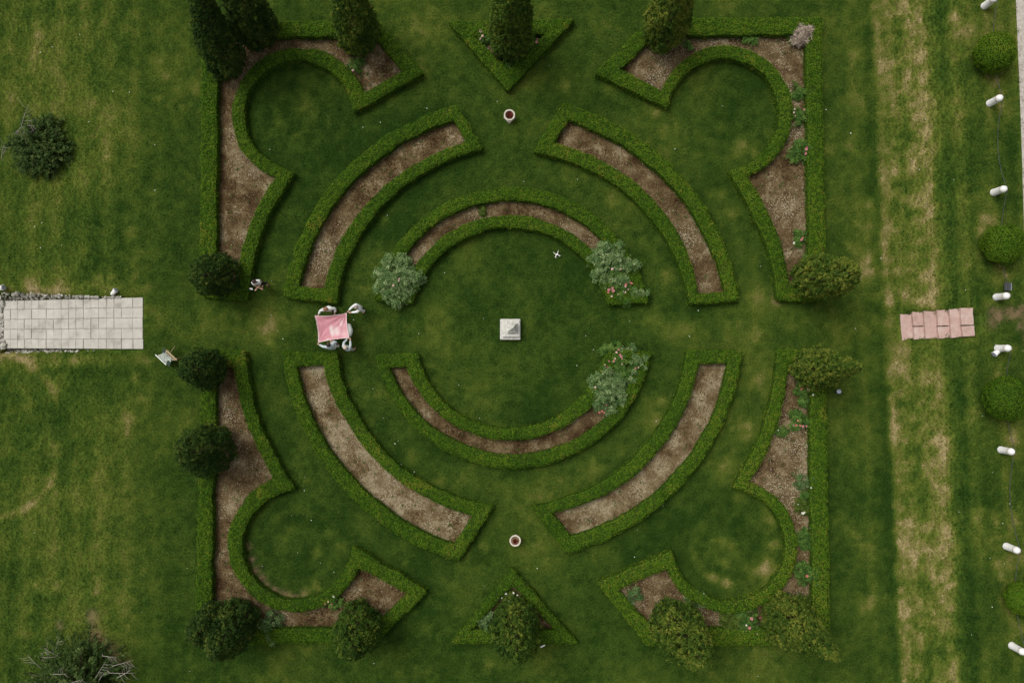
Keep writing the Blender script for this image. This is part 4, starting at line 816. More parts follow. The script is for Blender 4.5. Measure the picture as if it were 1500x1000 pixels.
RB = [
 (908, 424, 25, .75, 'dark green rose bush with coral blooms under long grey shoots', [(892,424,'pink',.10),(898,426,'pink',.12),(897,422,'pink',.09),(891,428,'coral',.08),(917,417,'coral',.09),(922,414,'coral',.10),(925,415,'coral',.08),(916,420,'pale',.07),(920,424,'pale',.06),(935,419,'pale',.08),(913,427,'white',.04),(896,434,'pale',.06),(905,431,'pale',.05),(916,428,'pale',.05)]),
 (908, 527, 24, .75, 'dark green rose bush with many pink blooms in hedge end', [(906,512,'pink',.07),(903,516,'pale',.07),(908,519,'pink',.08),(910,522,'pink',.08),(911,525,'pale',.06),(892,529,'pink',.07),(899,529,'pink',.07),(901,525,'pale',.06),(886,534,'pale',.06),(889,538,'magenta',.10),(887,540,'pink',.08),(891,540,'pink',.07),(911,533,'pale',.05)]),
 (1172, 168, 13, .55, 'rose bush with one pink bloom between two leafy plants', [(1177,161,'pink',.09),(1164,160,'pale',.06),(1163,165,'pale',.06),(1165,170,'pale',.04)]),
 (1168, 221, 15, .6, 'rose bush with two pink blooms by the side hedge', [(1181,219,'pink',.09),(1180,225,'pink',.09),(1182,216,'magenta',.07)]),
 (1172, 350, 10, .4, 'sparse rose bush with a coral and a white bloom', [(1174,351,'pink',.09),(1163,356,'white',.08),(1176,348,'coral',.06)]),
 (1188, 383, 12, .45, 'rose bush with coral and white blooms beside blunt-topped conifer', [(1185,379,'pink',.10),(1183,381,'coral',.08),(1178,383,'coral',.07),(1197,380,'white',.10),(1174,386,'pale',.05)]),
 (1180, 573, 16, .55, 'rose bush with coral blooms beside the pointed conifer', [(1174,569,'coral',.11),(1184,571,'pale',.10),(1185,565,'pale',.07),(1191,578,'white',.07),(1197,581,'pink',.10),(1182,567,'pale',.05)]),
 (1172, 613, 15, .5, 'low rose bush fringed with coral blooms', [(1166,622,'coral',.10),(1172,623,'coral',.08),(1176,624,'pink',.08),(1181,624,'pink',.07),(1169,616,'coral',.06),(1162,622,'pale',.06)]),
 (1190, 840, 19, .65, 'wide rose bush with one coral bloom spilling over side hedge', [(1182,843,'coral',.10)]),
 (1101, 913, 19, .65, 'rose bush with three pink blooms between two conifers', [(1101,906,'pink',.10),(1115,908,'magenta',.12),(1114,904,'magenta',.09),(1098,919,'pink',.10),(1093,915,'white',.06),(1109,928,'pale',.05)]),
 (487, 879, 13, .5, 'rose bush with pink and white blooms beside the rounded conifer', [(476,884,'pink',.08),(486,884,'coral',.08),(489,873,'white',.08),(481,881,'pale',.06),(478,876,'pink',.05)]),
 (708, 57, 10, .6, 'rose bush with pale pink blooms in the tall conifer triangle', [(704,46,'pale',.13),(707,44,'pale',.09),(716,42,'white',.09),(707,53,'pale',.09),(704,58,'pale',.09),(704,64,'pale',.08),(710,74,'pale',.09),(713,75,'white',.09),(714,72,'pale',.07)]),
 (787, 64, 9, .5, 'small rose bush with a single bloom behind tall triangle conifer', [(786,62,'pink',.09),(787,58,'magenta',.05)]),
]
for i, (x, y, r, h, lab, fl) in enumerate(RB): shrub('rose_bush', x, y, r, lab, 'rose_leaf', fl, h, seed=20 + i, cat='rose bush', group=GRS, rosette=.15, leaf=(.075, .115))
PL = [
 ('light_leaf', 1068, 914, 16, .6, 'bright light green leafy plant between two conifers', []),
 ('rose_leaf', 1171, 133, 11, .45, 'leafy green plant without blooms below the withered one', []),
 ('rose_leaf', 1098, 58, 10, .35, 'small leafy green plant alone along the straight hedge', []),
 ('rose_leaf', 1009, 68, 6, .25, 'tiny green plant near the yellowish overhanging conifer', []),
 ('light_leaf', 1164, 57, 7, .35, 'small yellow-green plant touching the withered pale plant', []),
 ('rose_leaf', 1143, 633, 10, .4, 'small leafy plant leaning on the curved hedge', [(1140, 630, 'white', .04)]),
 ('rose_leaf', 1179, 727, 6, .3, 'tiny dark green plant below the low grey-green one', []),
 ('light_leaf', 1175, 744, 10, .4, 'loose light green plant with a white bloom', [(1176, 751, 'white', .10), (1178, 750, 'white', .07), (1169, 738, 'white', .05), (1187, 773, 'white', .05)]),
 ('rose_leaf', 1182, 792, 14, .5, 'leafy dark plant with one tiny white bloom by round lawn', [(1194, 788, 'white', .06)]),
 ('light_leaf', 744, 874, 12, .45, 'light plant dotted with white flowers in the triangle', [(728, 873, 'white', .08), (731, 877, 'white', .06), (733, 871, 'white', .07), (741, 869, 'white', .07), (752, 868, 'white', .07), (758, 871, 'white', .06), (750, 877, 'white', .05), (745, 880, 'white', .05), (735, 875, 'white', .05), (762, 875, 'white', .05)]),
 ('rose_leaf', 750, 96, 10, .5, 'dark leafy plant in the point of the tall conifer triangle', []),
 ('light_leaf', 764, 860, 7, .55, 'small green sprig poking through the triangular hedge side', []),
 ('rose_leaf', 523, 93, 10, .45, 'small leafy plant with one white bloom under overhanging conifer', [(517, 103, 'pale', .09)]),
 ('light_leaf', 707, 309, 6, .25, 'tiny light green weed in the half ring bed', []),
 ('light_leaf', 1186, 878, 5, .2, 'tiny weed in bare soil near pointed leaning conifer', []),
]
for i, (m, x, y, r, h, lab, fl) in enumerate(PL): shrub('leafy_plant', x, y, r, lab, m, fl, h, seed=50 + i, cat='plant', group=GP, rosette=.15, leaf=(.07, .11))
shrub('withered_plant', 1176, 51, 15, 'withered pale beige plant in the corner of its hedged bed', 'dead_leaf', [], .65, seed=80, cat='plant', spiky=True, leaf=(.18, .30), rosette=.18, stem='dead_wood', density=1.6, lobes=[(0, 0, .9), (.5, .3, .5), (-.4, -.4, .5), (-.3, .5, .5)])

# dark juniper on the lawn, with dead twigs
def juniper(px, py, R, H, label, mat, seed, twig_spots, name, lightspot=None, cat='bush', zf=0.3):
    rng = np.random.default_rng(3000 + seed); b = P(px, py, H * zf); z0 = float(terrain(b[:1], b[1:])[0]) ; root = empty(name, (float(b[0]), float(b[1]), z0)); tag(root, label, cat)
    N = 760; a = rng.uniform(0, 6.28, N); el = np.arcsin(rng.random(N) ** .8); q = rng.uniform(.55, 1.0, N) * (1 + (vn(a * 2.2, el * 2, 1.0, 800 + seed) - .5) * .35)
    tip = np.c_[np.cos(a) * np.cos(el) * R, np.sin(a) * np.cos(el) * R, np.sin(el) * H * .92 + .08] * q[:, None]
    dr = unit(np.c_[np.cos(a), np.sin(a), .25 + .9 * np.sin(el)]); k = 26
    s = rng.uniform(0, 1, (N, k)); Ls = rng.uniform(.45, .8, N) * (R / 1.5) ** .5
    pos = tip[:, None] - dr[:, None] * (s * Ls[:, None])[..., None] + rng.normal(0, .05, (N, k, 3))
    al = dr[:, None] + rng.normal(0, .45, (N, k, 3)); ct = .38 + rng.normal(0, .18, N)
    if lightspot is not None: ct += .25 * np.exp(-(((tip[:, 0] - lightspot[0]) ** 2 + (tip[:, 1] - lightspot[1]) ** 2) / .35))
    nr = np.array([0, 0, 1.0]) + rng.normal(0, .6, (N, k, 3)); n = N * k
    link('crown', leaves(pos.reshape(-1, 3), nr.reshape(-1, 3), rng.uniform(.12, .22, n), rng.uniform(.045, .07, n), np.clip(ct[:, None] + rng.normal(0, .1, (N, k)), 0, 1).ravel(), rng, along=al.reshape(-1, 3), name='crown'), M[mat], root)
    paths = [([(0, 0, -.05), (.05, .02, H * .5)], [.14, .07])]
    for i in range(0, N, 14): paths.append(([(0, 0, .1 + .2 * rng.random()), tuple(tip[i] * (.5, .5, .6)), tuple(tip[i] * .93)], [.05, .03, .01]))
    link('trunk', tube_mesh('trunk', paths, 5), M['bark'], root)
    for (x0, y0, x1, y1, zt_) in twig_spots:                        # bare silver branches
        A = P3(x0, y0, z0 + zt_ - .35) - Vector(root.location); B = P3(x1, y1, z0 + zt_ - .12) - Vector(root.location); d = B - A; pth = [([A - d * .15 - Vector((0, 0, .2)), A, A + d * .55 + Vector((0, 0, .05)), B], [.02, .017, .013, .005])]
        for f in (.35, .5, .65, .8):
            o = A + d * f; sd = Vector((-d.y, d.x, rng.uniform(0, .2))) * rng.choice([-1, 1]) * rng.uniform(.2, .45); pth.append(([o, o + sd * .6 + d * .12, o + sd + d * .28], [.009, .007, .003]))
        link('dead_branch', tube_mesh('dead_branch', pth, 5), M['dead_wood'], root)
    return root
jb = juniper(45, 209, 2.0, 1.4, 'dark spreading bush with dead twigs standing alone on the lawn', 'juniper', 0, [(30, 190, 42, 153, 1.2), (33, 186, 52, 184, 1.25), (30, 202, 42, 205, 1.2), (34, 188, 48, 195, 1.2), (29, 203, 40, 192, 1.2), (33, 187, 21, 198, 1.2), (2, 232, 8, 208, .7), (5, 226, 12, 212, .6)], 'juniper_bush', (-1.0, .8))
juniper(104, 1016, 3.1, 2.7, 'loose green tree with bare silver branches on the lawn edge', 'juniper', 1, [(140, 992, 155, 968, 2.4), (150, 960, 172, 962, 1.6), (160, 985, 200, 985, 2.0), (172, 992, 194, 980, 2.2), (165, 975, 195, 966, 1.7), (80, 962, 60, 962, 1.7), (85, 960, 64, 948, 1.5), (82, 950, 87, 933, 1.3), (78, 987, 98, 986, 2.4), (105, 999, 122, 994, 2.5), (145, 995, 153, 985, 2.4), (60, 978, 40, 958, 1.3)], 'loose_tree', (0, 1.2), cat='tree', zf=.35)

# ================================================================== TERRACE FURNITURE
def bollard(px, py, label):
    p = P(px, py, 0.95 + .45); z0 = float(terrain(p[:1], p[1:])[0]); root = empty('white_bollard', (float(p[0]), float(p[1]), z0)); tag(root, label, 'bollard', 'white bollards along the terrace')
    bm = bmesh.new(); add_lathe(bm, [(.190, -.05), (.190, .06), (.180, .08), (.175, .70), (.180, .74), (.15, .84), (.09, .885), (.02, .90)], 20); po = link('post', bm_mesh('post', bm, True), M['white'], root)
    bm = bmesh.new(); add_lathe(bm, [(.178, .69), (.188, .695), (.188, .735), (.178, .742)], 20); link('rusty_band', bm_mesh('rusty_band', bm, True), M['rust'], po)
    bm = bmesh.new(); add_tube(bm, [(.11, 0, .84), (.15, 0, .90), (.19, 0, .86), (.17, 0, .80)], .014, 6); link('eyelet', bm_mesh('eyelet', bm, True), M['iron'], po)
    return root
BO = [(1450, 3), (1458, 147), (1464, 279), (1468, 434), (1470, 510), (1475, 660), (1483, 803), (1491, 950)]
BL_ = ['white bollard close to the gravel drive, before the yellow-green ball bush', 'white bollard after the yellow-green ball bush, going away from the drive', 'white bollard before the ball bush that stands near the floodlight',
 'white bollard right beside the dark floodlight', 'white bollard with a small white spotlight against its foot', 'white bollard after the large dark green ball bush', 'white bollard before the small dense light green ball bush', 'white bollard past the small light green ball bush, last of the row']
boll = [bollard(x, y, BL_[i]) for i, (x, y) in enumerate(BO)]
CH_ = {0: 'thin dark chain passing the yellow-green ball bush by the drive', 1: 'thin dark chain on open grass, touching no ball bush', 2: 'thin dark chain passing the ball bush near the floodlight', 4: 'thin dark chain passing the large dark green ball bush', 5: 'thin dark chain from the bollard after the large bush, across dry spots', 6: 'thin dark chain passing the small light green ball bush'}
for i in list(range(3)) + [4, 5, 6]:
    A = boll[i].location + Vector((.17, 0, .80)); B = boll[i + 1].location + Vector((.17, 0, .80)); ln = (B - A).length
    pts = [A.lerp(B, f) - Vector((0, 0, .55 * 4 * f * (1 - f))) for f in np.linspace(0, 1, 25)]
    bm = bmesh.new()
    for k in range(24):                                             # links
        a, b = pts[k], pts[k + 1]; d = (b - a); 
        for q in range(3):
            c0 = a + d * (q / 3); c1 = a + d * ((q + 1.12) / 3); add_tube(bm, [c0 - A, c1 - A], .017 if q % 2 else .012, 5)
    ch = link('chain', bm_mesh('chain', bm, True), M['iron']); ch.location = A
    tag(ch, CH_[i], 'chain', 'chains between bollards')
def spotlight(px, py, label, mat, aim, name='garden_spotlight', s=1.0):
    p = P(px, py); z0 = float(terrain(p[:1], p[1:])[0]); p = P(px, py, z0 + .15); root = empty(name, (float(p[0]), float(p[1]), z0)); tag(root, label, 'spotlight')
    bm = bmesh.new(); add_tube(bm, [(0, 0, -.1), (0, 0, .12)], .018 * s, 8); link('spike', bm_mesh('spike', bm), M['iron'], root)
    q = Vector(aim).normalized(); bm = bmesh.new(); c = Vector((0, 0, .16))
    add_tube(bm, [c - q * .18 * s, c - q * .14 * s, c + q * .02 * s, c + q * .16 * s], [.05 * s, .085 * s, .10 * s, .125 * s], 14); h = link('lamp_head', bm_mesh('lamp_head', bm, True), mat, root)
    bm = bmesh.new(); add_tube(bm, [c + q * .161 * s, c + q * .170 * s], [.105 * s, .10 * s], 14); link('lens', bm_mesh('lens', bm), M['lens'], h)
spotlight(167, 428, 'small white spotlight beside the top of the slab stairway', M['white'], (.7, .6, .25), s=1.15)
spotlight(1, 422, 'small white spotlight beside the rubble edge far down the stairway', M['white'], (1, .2, .25), s=1.3)
spotlight(1460, 516, 'small white spotlight lying against a white bollard', M['white'], (-.8, -.55, .1), s=1.25)
spotlight(1227, 574, 'small dark spotlight on the lawn beside the pointed conifer', M['iron'], (-.1, .2, 1.0), s=1.15)
# floodlight box
p = P(1474, 420, 1.1); fl = empty('floodlight', (float(p[0]), float(p[1]), .95)); tag(fl, 'dark grey box floodlight on the grass beside a white bollard', 'floodlight')
bm = bmesh.new(); add_box(bm, (0, 0, .24), (.34, .42, .14), Matrix.Rotation(.35, 3, 'Y'), bevel=.02)
for k in range(5): add_box(bm, (-.10 + .05 * k, 0, .325 - .018 * k), (.012, .38, .05), Matrix.Rotation(.35, 3, 'Y'))
link('housing', bm_mesh('housing', bm), M['iron'], fl)
bm = bmesh.new(); add_box(bm, (.20, 0, .17), (.03, .38, .13), Matrix.Rotation(.35, 3, 'Y')); link('front_glass', bm_mesh('front_glass', bm), M['lens'], fl)
bm = bmesh.new(); add_tube(bm, [(0, .23, .24), (0, .23, .03), (0, -.23, .03), (0, -.23, .24)], .014, 6); add_tube(bm, [(0, 0, -.1), (0, 0, .03)], .02, 6); link('bracket', bm_mesh('bracket', bm), M['iron'], fl)
# small white marker by the triangle
p = P(795, 945, .1); mk = empty('plant_marker', (float(p[0]), float(p[1]), 0)); tag(mk, 'small white marker in the grass at the triangular hedge foot', 'marker')
bm = bmesh.new(); add_box(bm, (0, 0, .17), (.26, .10, .012), Matrix.Rotation(.45, 3, 'Z') @ Matrix.Rotation(.5, 3, 'X'), bevel=.003); link('plate', bm_mesh('plate', bm), M['white'], mk)
bm = bmesh.new(); add_tube(bm, [(0, 0, -.08), (0, .01, .165)], .012, 6); link('stake', bm_mesh('stake', bm), M['iron'], mk)

# wooden easel with a lettered board
ea = empty('easel_sign', (*P(245, 523), 0)); ec = Vector(ea.location); tag(ea, 'wooden easel with a green board of white lettering on the lawn', 'sign')
BL, BR, TR, TL = P3(229, 519.5, .22) - ec, P3(243.5, 533, .22) - ec, P3(258, 526, .92) - ec, P3(244.8, 513, .92) - ec
u = (BR - BL); v = (TL - BL); nrm = u.cross(v).normalized(); nrm = nrm if nrm.z > 0 else -nrm; uu, vv = u.normalized(), v.normalized()
rotm = Matrix((uu, nrm.cross(uu) * (1 if nrm.cross(uu).dot(vv) > 0 else -1), nrm)).transposed()
def onb(a, b, off=0.0): return BL + u * a + v * b + nrm * off
bm = bmesh.new(); add_box(bm, onb(.5, .48), (u.length * .96, v.length * .86, .018), rotm); bo_ = link('board', bm_mesh('board', bm), M['board'], ea)
def bar(name, a, b, w, th, mat): 
    bm = bmesh.new(); add_tube(bm, [a, b], w, 4); return link(name, bm_mesh(name, bm), mat, ea)
bar('ledge', onb(-.04, -.02, .02), onb(1.04, -.02, .02), .035, 0, M['letter'])
bar('top_rail', onb(-.02, .97, .01), onb(1.02, .97, .01), .048, 0, M['wood'])
bar('upper_rail', onb(.02, .84, .02), onb(.98, .84, .02), .022, 0, M['wood'])
for a_, ft in ((.1, (231, 521)), (.9, (243, 532))): bar('leg', P3(ft[0], ft[1], 0) - ec, onb(a_, 1.06), .022, 0, M['wood'])
for a_, ft in ((.28, (256, 507)), (.92, (271, 522))): bar('back_leg', onb(a_, 1.0, -.02), P3(ft[0], ft[1], 0) - ec, .02, 0, M['wood'])
rng = np.random.default_rng(5); lt = bmesh.new()
for row, (b_, hgt) in enumerate(((.70, .055), (.60, .05), (.49, .075), (.37, .05), (.27, .075), (.15, .06), (.08, .025))):
    a_ = .08 + .05 * rng.random()
    while a_ < .9:
        w_ = rng.uniform(.05, .16); 
        if a_ + w_ > .94: break
        add_box(lt, onb(a_ + w_ / 2, b_, .011), (u.length * w_, v.length * hgt * rng.uniform(.75, 1.1), .004), rotm); a_ += w_ + rng.uniform(.015, .04)
link('lettering', bm_mesh('lettering', lt), M['letter'], bo_)

# quadcopter on the ring lawn
q = P3(815.5, 373, 0); dr_ = empty('quadcopter_drone', q, math.radians(20)); tag(dr_, 'small white quadcopter drone over the ring lawn', 'drone')
bm = bmesh.new(); add_box(bm, (0, 0, .085), (.135, .085, .05), bevel=.015); link('body', bm_mesh('body', bm), M['white'], dr_)
for k, (sx, sy) in enumerate(((1, 1), (-1, 1), (-1, -1), (1, -1))):
    e_ = Vector((sx * .125, sy * .135, .10)); bm = bmesh.new(); add_tube(bm, [(sx * .05, sy * .03, .09), e_], [.022, .017], 6); link('arm', bm_mesh('arm', bm), M['white'], dr_)
    bm = bmesh.new(); add_lathe(bm, [(.022, 0), (.022, .035), (.012, .04)], 10, e_ - Vector((0, 0, .01))); mo = link('motor', bm_mesh('motor', bm), M['white'], dr_)
    bm = bmesh.new(); ph = 1.0 + k * .8; d = Vector((math.cos(ph), math.sin(ph), 0)); add_box(bm, e_ + Vector((0, 0, .034)), (.15, .013, .003), Matrix.Rotation(ph, 3, 'Z')); link('propeller', bm_mesh('propeller', bm), M['cl_beige'], mo)
    bm = bmesh.new(); add_tube(bm, [e_ - Vector((0, 0, .01)), e_ - Vector((0, 0, .10))], .007, 5); link('landing_leg', bm_mesh('landing_leg', bm), M['white'], dr_)

# ================================================================== PEOPLE
def skin_mesh(name, V, E, Rr, root=0, sub=1):
    me = bpy.data.meshes.new('tmp'); me.from_pydata([tuple(v) for v in V], E, []); o = bpy.data.objects.new('tmp', me); COL.objects.link(o)
    md = o.modifiers.new('s', 'SKIN'); md.use_smooth_shade = True
    if not me.skin_vertices: me.skin_vertices.new()
    for i, r in enumerate(Rr):
        sv = me.skin_vertices[0].data[i]; sv.radius = (r, r) if not hasattr(r, '__len__') else r; sv.use_root = (i == root)
    sb = o.modifiers.new('d', 'SUBSURF'); sb.levels = sub; sb.render_levels = sub
    dg = bpy.context.evaluated_depsgraph_get(); dg.update(); out = bpy.data.meshes.new_from_object(o.evaluated_get(dg)); out.name = name
    bpy.data.objects.remove(o); bpy.data.meshes.remove(me)
    for p in out.polygons: p.use_smooth = True
    out.materials.clear(); return out
def ik(sh, tg, l1, l2, bend):
    d = tg - sh; L = min(d.length, (l1 + l2) * .985); dn = d.normalized(); tg2 = sh + dn * L; a = (l1 * l1 - l2 * l2 + L * L) / (2 * L); hh = math.sqrt(max(0, l1 * l1 - a * a))
    bp = (bend - dn * bend.dot(dn)).normalized(); return sh + dn * a + bp * hh, tg2
def person(head_px, face, hands, label, top, legs, hair, sleeve=1.0, hz=1.62, bend=0.12, hairlen=0.0, group=None):
    """face: heading in degrees (0 = +x, counter-clockwise); hands: two world points; bend: forward stoop in metres at the head"""
    f = math.radians(face); F = Vector((math.cos(f), math.sin(f), 0)); Rt = Vector((math.sin(f), -math.cos(f), 0))
    hd = P3(head_px[0], head_px[1], hz); base = hd - F * bend; base.z = 0; root = empty('person', base); tag(root, label, 'person', group)
    def L(fw, rt, z): return F * fw + Rt * rt + Vector((0, 0, z))
    pel = L(0, 0, .93); waist = L(bend * .15, 0, 1.08); chest = L(bend * .5, 0, 1.27); neck = L(bend * .8, 0, 1.45); head = L(bend, 0, hz); crown = L(bend - .01, 0, hz + .085); chin = L(bend + .035, 0, hz - .07)
    sh = [L(bend * .68, s * .185, 1.385) for s in (-1, 1)]; hp = [L(0, s * .095, .88) for s in (-1, 1)]
    kn = [L(.04, s * .11, .49) for s in (-1, 1)]; an = [L(-.02, s * .125, .085) for s in (-1, 1)]; toe = [L(.15, s * .15, .045) for s in (-1, 1)]
    el, wr = [], []
    for i, s in enumerate((-1, 1)):
        e, w = ik(sh[i], hands[i] - base, .29, .27, Rt * s * .7 + Vector((0, 0, -.6)) - F * .2); el.append(e); wr.append(w)
    V = [pel, waist, chest, neck, chin * .4 + head * .6, head, crown]; E = [(0, 1), (1, 2), (2, 3), (3, 4), (4, 5), (5, 6)]; Rr = [.10, .09, .105, .05, .07, .098, .075]
    def add(v, r, p): V.append(v); Rr.append(r); E.append((p, len(V) - 1)); return len(V) - 1
    add(L(bend + .115, 0, hz - .01), .016, 5)                                     # nose
    for s in (-1, 1): add(L(bend, s * .095, hz), .02, 5)                          # ears
    for i in (0, 1):
        a = add(sh[i], .05, 2); a = add(el[i], .043, a); a = add(wr[i], .028, a)
        d = (wr[i] - el[i]).normalized(); side = d.cross(Vector((0, 0, 1))); side = (side if side.length > .1 else Rt).normalized(); dn = d.cross(side).normalized(); dn = dn if dn.z < 0 else -dn
        palm = add(wr[i] + d * .065, .036, a)
        for q in range(4):
            k = (q - 1.5) * .02; ln = (.062, .074, .07, .055)[q]; r1 = add(wr[i] + d * .10 + side * k, .011, palm); r2 = add(wr[i] + d * (.10 + ln * .55) + side * k + dn * .012, .010, r1); add(wr[i] + d * (.10 + ln * .8) + side * k + dn * .042, .008, r2)
        t1 = add(wr[i] + d * .05 - side * .045 + dn * .01, .013, palm); add(wr[i] + d * .085 - side * .055 + dn * .035, .010, t1)
        a = add(hp[i], .07, 0); a = add(kn[i], .06, a); a = add(an[i], .042, a); add(toe[i], .035, a)
    bd = link('body', skin_mesh('body', V, E, Rr), M['skin'], root)
    # clothing follows the body
    V = [pel + Vector((0, 0, -.06)), waist, chest, neck - (neck - chest) * .25]; E = [(0, 1), (1, 2), (2, 3)]; Rr = [.185, .17, .185, .10]
    for i in (0, 1):
        V += [sh[i], el[i] if sleeve > .5 else sh[i].lerp(el[i], .7)]; n = len(V); E += [(2, n - 2), (n - 2, n - 1)]; Rr += [.095, .07]
        if sleeve > .5: V.append(el[i].lerp(wr[i], .95)); E.append((n - 1, n)); Rr.append(.052)
    link('shirt', skin_mesh('shirt', V, E, Rr), M[top], root)
    V = [pel + Vector((0, 0, .04)), pel + Vector((0, 0, -.03))]; E = [(0, 1)]; Rr = [.150, .155]
    for i in (0, 1):
        V += [hp[i], kn[i], an[i] + Vector((0, 0, .03))]; n = len(V); E += [(1, n - 3), (n - 3, n - 2), (n - 2, n - 1)]; Rr += [.108, .078, .062]
    link('trousers', skin_mesh('trousers', V, E, Rr), M[legs], root)
    bm = bmesh.new()
    for i in (0, 1): add_tube(bm, [an[i] + F * -.05 + Vector((0, 0, -.045)), an[i] + F * .06 + Vector((0, 0, -.04)), toe[i] + F * .05], [.042, .047, .032], 8)
    link('shoes', bm_mesh('shoes', bm, True), M['shoe'], root)
    bm = bmesh.new(); bmesh.ops.create_icosphere(bm, subdivisions=3, radius=1, matrix=Matrix.Translation(head + Vector((0, 0, .025)) - F * .018) @ Matrix.Diagonal((.116, .116, .122, 1)))
    kill = [v for v in bm.verts if (v.co - head).dot(F) > .055 and v.co.z < hz + .06 or v.co.z < hz - .075 - hairlen * ((v.co - head).dot(F) < 0)]
    bmesh.ops.delete(bm, geom=kill, context='VERTS')
    for v in bm.verts: v.co += Vector([random.uniform(-.005, .005) for _ in range(3)])
    link('hair', bm_mesh('hair', bm, True), M[hair], bd)
    bm = bmesh.new()
    for s in (-1, 1): bmesh.ops.create_icosphere(bm, subdivisions=1, radius=.012, matrix=Matrix.Translation(L(bend + .092, s * .034, hz + .012)))
    link('eyes', bm_mesh('eyes', bm), M['eye'], bd)
    return root
CZ = 1.06
cl = [P3(461, 462, CZ), P3(508, 458, CZ), P3(512, 495, CZ), P3(466, 502, CZ)]           # cloth corners
GH = 'people holding the pink cloth'
person((477.5, 453.0), -82, [cl[0].lerp(cl[1], .62) + Vector((0, .05, 0)), cl[0].lerp(cl[1], .12) + Vector((0, .05, 0))], 'person in loose white with auburn hair behind the long edge of the cloth', 'cl_white', 'cl_white', 'h_brown', bend=.10, group=GH)
person((521.5, 450.5), -142, [cl[1] + Vector((.06, -.02, 0)), cl[1] + Vector((.04, .06, 0))], 'person in white with grey-brown hair reaching for a cloth corner', 'cl_white', 'cl_white', 'h_grey', bend=.05, group=GH)
person((481, 504.5), 118, [cl[3] + Vector((-.02, -.06, 0)), cl[3].lerp(cl[2], .45) + Vector((0, -.05, 0))], 'dark-haired person in pale blue-grey bending at the cloth edge', 'cl_pale', 'cl_white', 'h_dark', bend=.14, hz=1.56, group=GH)
person((506, 508.5), 62, [cl[2] + Vector((-.10, -.04, 0)), cl[2] + Vector((.05, -.04, 0))], 'blond person in pale grey-blue lifting a cloth corner', 'cl_pale', 'cl_beige', 'h_blond', bend=.06, hairlen=.06, group=GH)
hd = P3(372.5, 413, 1.62); fwd = Vector((.25, -.97, 0)).normalized(); rt = Vector((fwd.y, -fwd.x, 0)); bs = hd - fwd * .06; bs.z = 0
pw = person((372.5, 413), -75, [bs + fwd * .34 + rt * .12 + Vector((0, 0, 1.16)), bs + fwd * .36 - rt * .06 + Vector((0, 0, 1.12))], 'dark-haired person in white blouse and black trousers beside the corner hedge', 'cl_white', 'cl_black', 'h_dark', sleeve=0.3, bend=.06, hairlen=.1)
pp = P3(367.8, 423, 1.1); bm = bmesh.new(); add_box(bm, (0, 0, 0), (.17, .085, .006), Matrix.Rotation(-.25, 3, 'Z') @ Matrix.Rotation(.4, 3, 'X')); sh_ = link('paper_sheet', bm_mesh('paper_sheet', bm), M['white']); sh_.location = pp
tag(sh_, 'small folded white paper held by the person in white blouse', 'paper')

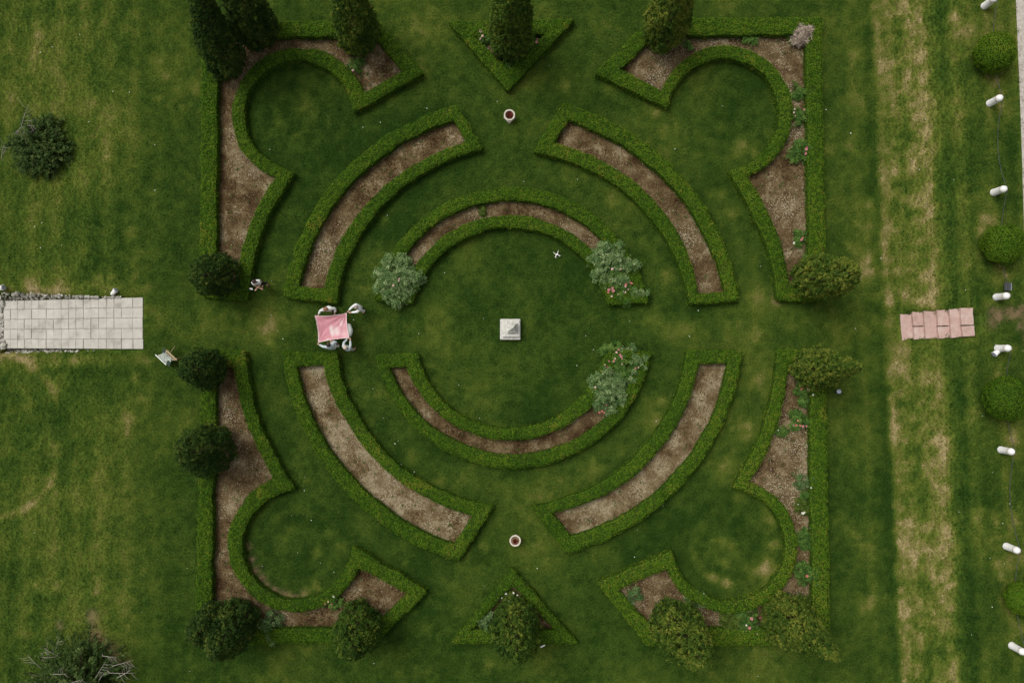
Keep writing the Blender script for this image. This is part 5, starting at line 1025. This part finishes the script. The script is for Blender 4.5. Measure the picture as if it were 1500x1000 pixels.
# the cloth they stretch
def cloth():
    n = 44; a = np.linspace(0, 1, n); U, Vv = np.meshgrid(a, a, indexing='ij'); C = [np.array(c) for c in cl]
    p = (C[0] * ((1 - U) * (1 - Vv))[..., None] + C[1] * (U * (1 - Vv))[..., None] + C[2] * (U * Vv)[..., None] + C[3] * ((1 - U) * Vv)[..., None])
    inw = 4 * U * (1 - U); inv = 4 * Vv * (1 - Vv)
    p[..., 1] += -(0.07 * inw * (1 - Vv)) + 0.05 * inw * Vv; p[..., 0] += 0.05 * inv * (1 - U) - 0.05 * inv * U
    sag = -0.20 * (inw * inv) ** .7
    dx, dy = 1 - U, Vv; ang = np.arctan2(dy, dx + 1e-6); rr = np.hypot(dx, dy)
    fold = 0.055 * np.sin(ang * 17 + 1.5 * vn(U, Vv, 5, 3)) * np.exp(-rr * 1.5) * np.clip(rr * 6, 0, 1)
    ang2 = np.arctan2(1 - Vv, U + 1e-6); r2 = np.hypot(U, 1 - Vv); fold += 0.035 * np.sin(ang2 * 15) * np.exp(-r2 * 2.6) * np.clip(r2 * 6, 0, 1)
    ang3 = np.arctan2(Vv, U + 1e-6); r3 = np.hypot(U, Vv); fold += 0.03 * np.sin(ang3 * 13) * np.exp(-r3 * 3) * np.clip(r3 * 6, 0, 1)
    p[..., 2] += sag + fold + 0.02 * (fbm(U * 4, Vv * 4, 1.5, 8, 3) - .5)
    # pale patches and paler rim mixed into the cloth colour
    wu = U + (fbm(U * 3, Vv * 3, 1.6, 21, 3) - .5) * .16; wv = Vv + (fbm(U * 3, Vv * 3, 1.6, 25, 3) - .5) * .16
    m1 = np.exp(-(((wu - .46) / .09) ** 2 + ((wv - .62) / .22) ** 2) ** 2); t_ = (wu - .5) * .75 - (wv - .62) * .66; s_ = (wu - .5) * .66 + (wv - .62) * .75
    m2 = np.exp(-(((wu - .62) / .12) ** 2 + ((wv - .66) / .20) ** 2) ** 2) * .75; m3 = np.exp(-((wu - .82) / .10) ** 2 - ((wv - .40) / .18) ** 2) * .6; m4 = np.exp(-((wu - .86) / .14) ** 2 - ((wv - .8) / .16) ** 2) * .45; m5 = np.exp(-((wu - .32) / .05) ** 2 - ((wv - .9) / .06) ** 2) * .6
    edge = np.maximum.reduce([(np.minimum(U, 1 - U) < .03) * .7, (np.minimum(Vv, 1 - Vv) < .03) * .7]); pale_mask = np.maximum.reduce([m1, m2, m3, m4, m5, edge]) * (0.8 + .3 * fbm(U * 9, Vv * 9, 2, 33, 2))
    idx = np.arange(n * n).reshape(n, n); Qc = np.stack([idx[:-1, :-1], idx[:-1, 1:], idx[1:, 1:], idx[1:, :-1]], -1).reshape(-1, 4)
    org = C[3] * .5 + C[1] * .5; org[2] = 0; me = quads('cloth', p.reshape(-1, 3) - org, Qc, smooth=True)
    at = me.attributes.new('print', 'FLOAT', 'POINT'); at.data.foreach_set('value', np.clip(pale_mask, 0, 1).astype(np.float32).ravel())
    m, t, out = new_mat('pink_cloth'); a_ = t.nodes.new('ShaderNodeAttribute'); a_.attribute_name = 'print'; r = ramp(t, [(0, (0.66, 0.29, 0.33)), (.5, (0.74, 0.48, 0.49)), (1, (0.80, 0.70, 0.67))]); t.links.new(a_.outputs['Fac'], r.inputs[0])
    pb = t.nodes.new('ShaderNodeBsdfPrincipled'); pb.inputs['Roughness'].default_value = .85; tr = t.nodes.new('ShaderNodeBsdfTranslucent'); mx = t.nodes.new('ShaderNodeMixShader'); mx.inputs[0].default_value = .2
    t.links.new(r.outputs[0], pb.inputs['Base Color']); t.links.new(r.outputs[0], tr.inputs[0]); t.links.new(pb.outputs[0], mx.inputs[1]); t.links.new(tr.outputs[0], mx.inputs[2]); t.links.new(mx.outputs[0], out.inputs[0])
    root = empty('pink_cloth', org); tag(root, 'large pink cloth with pale patches stretched between four people', 'cloth')
    link('sheet', me, m, root)
    bm = bmesh.new(); k = 14; rows = []                               # white lining hanging from one short edge
    for i in range(k):
        f = .42 + .5 * i / (k - 1); e = C[1] * (1 - f) + C[2] * f; w = .14 * math.sin(math.pi * i / (k - 1)) ** .6
        rows.append([bm.verts.new((e[0] - org[0] - .07, e[1] - org[1], e[2] - .035)), bm.verts.new((e[0] - org[0] + w * .7, e[1] - org[1] + .02 * math.sin(i * 1.7), e[2] - .10)), bm.verts.new((e[0] - org[0] + w, e[1] - org[1] + .03 * math.sin(i * 1.3), e[2] - .30))])
    for i in range(k - 1):
        for j in range(2): bm.faces.new((rows[i][j], rows[i + 1][j], rows[i + 1][j + 1], rows[i][j + 1]))
    link('white_lining', bm_mesh('white_lining', bm, True), M['cl_white'], root)
cloth()

# ------------------------------------------------------------------ daisies and fallen petals on the grass
rng = np.random.default_rng(99); n = 520; x = rng.uniform(-27, 27, n); y = rng.uniform(-18, 18, n); k = np.ones(n, bool)
cx_ = P(np.array([15., 30, 1235, 1060, 560, 465, 880]), np.array([360., 345, 385, 120, 690, 745, 500])); m_ = 70
xs = np.concatenate([x] + [c[0] + rng.normal(0, .9, 12) for c in cx_]); ys = np.concatenate([y] + [c[1] + rng.normal(0, .9, 12) for c in cx_])
k = np.ones(len(xs), bool)
for key in HEDGES: k &= ~in_poly(xs, ys, OUTER_POLY[key])
k &= ~((xs < float(P(211, 475)[0])) & (np.abs(ys - float(P(100, 475)[1])) < 2)); k &= rng.random(len(xs)) < .24; xs, ys = xs[k], ys[k]; n = len(xs)
dm = leaves(np.c_[xs, ys, terrain(xs, ys) + .055], np.c_[rng.normal(0, .3, (n, 2)), np.ones(n)], rng.uniform(.03, .075, n), rng.uniform(.03, .06, n), np.ones(n), rng, name='daisies')
tag(link('daisies', dm, M['letter']), 'tiny white daisies and petals scattered on the lawn', 'daisies', kind='stuff')
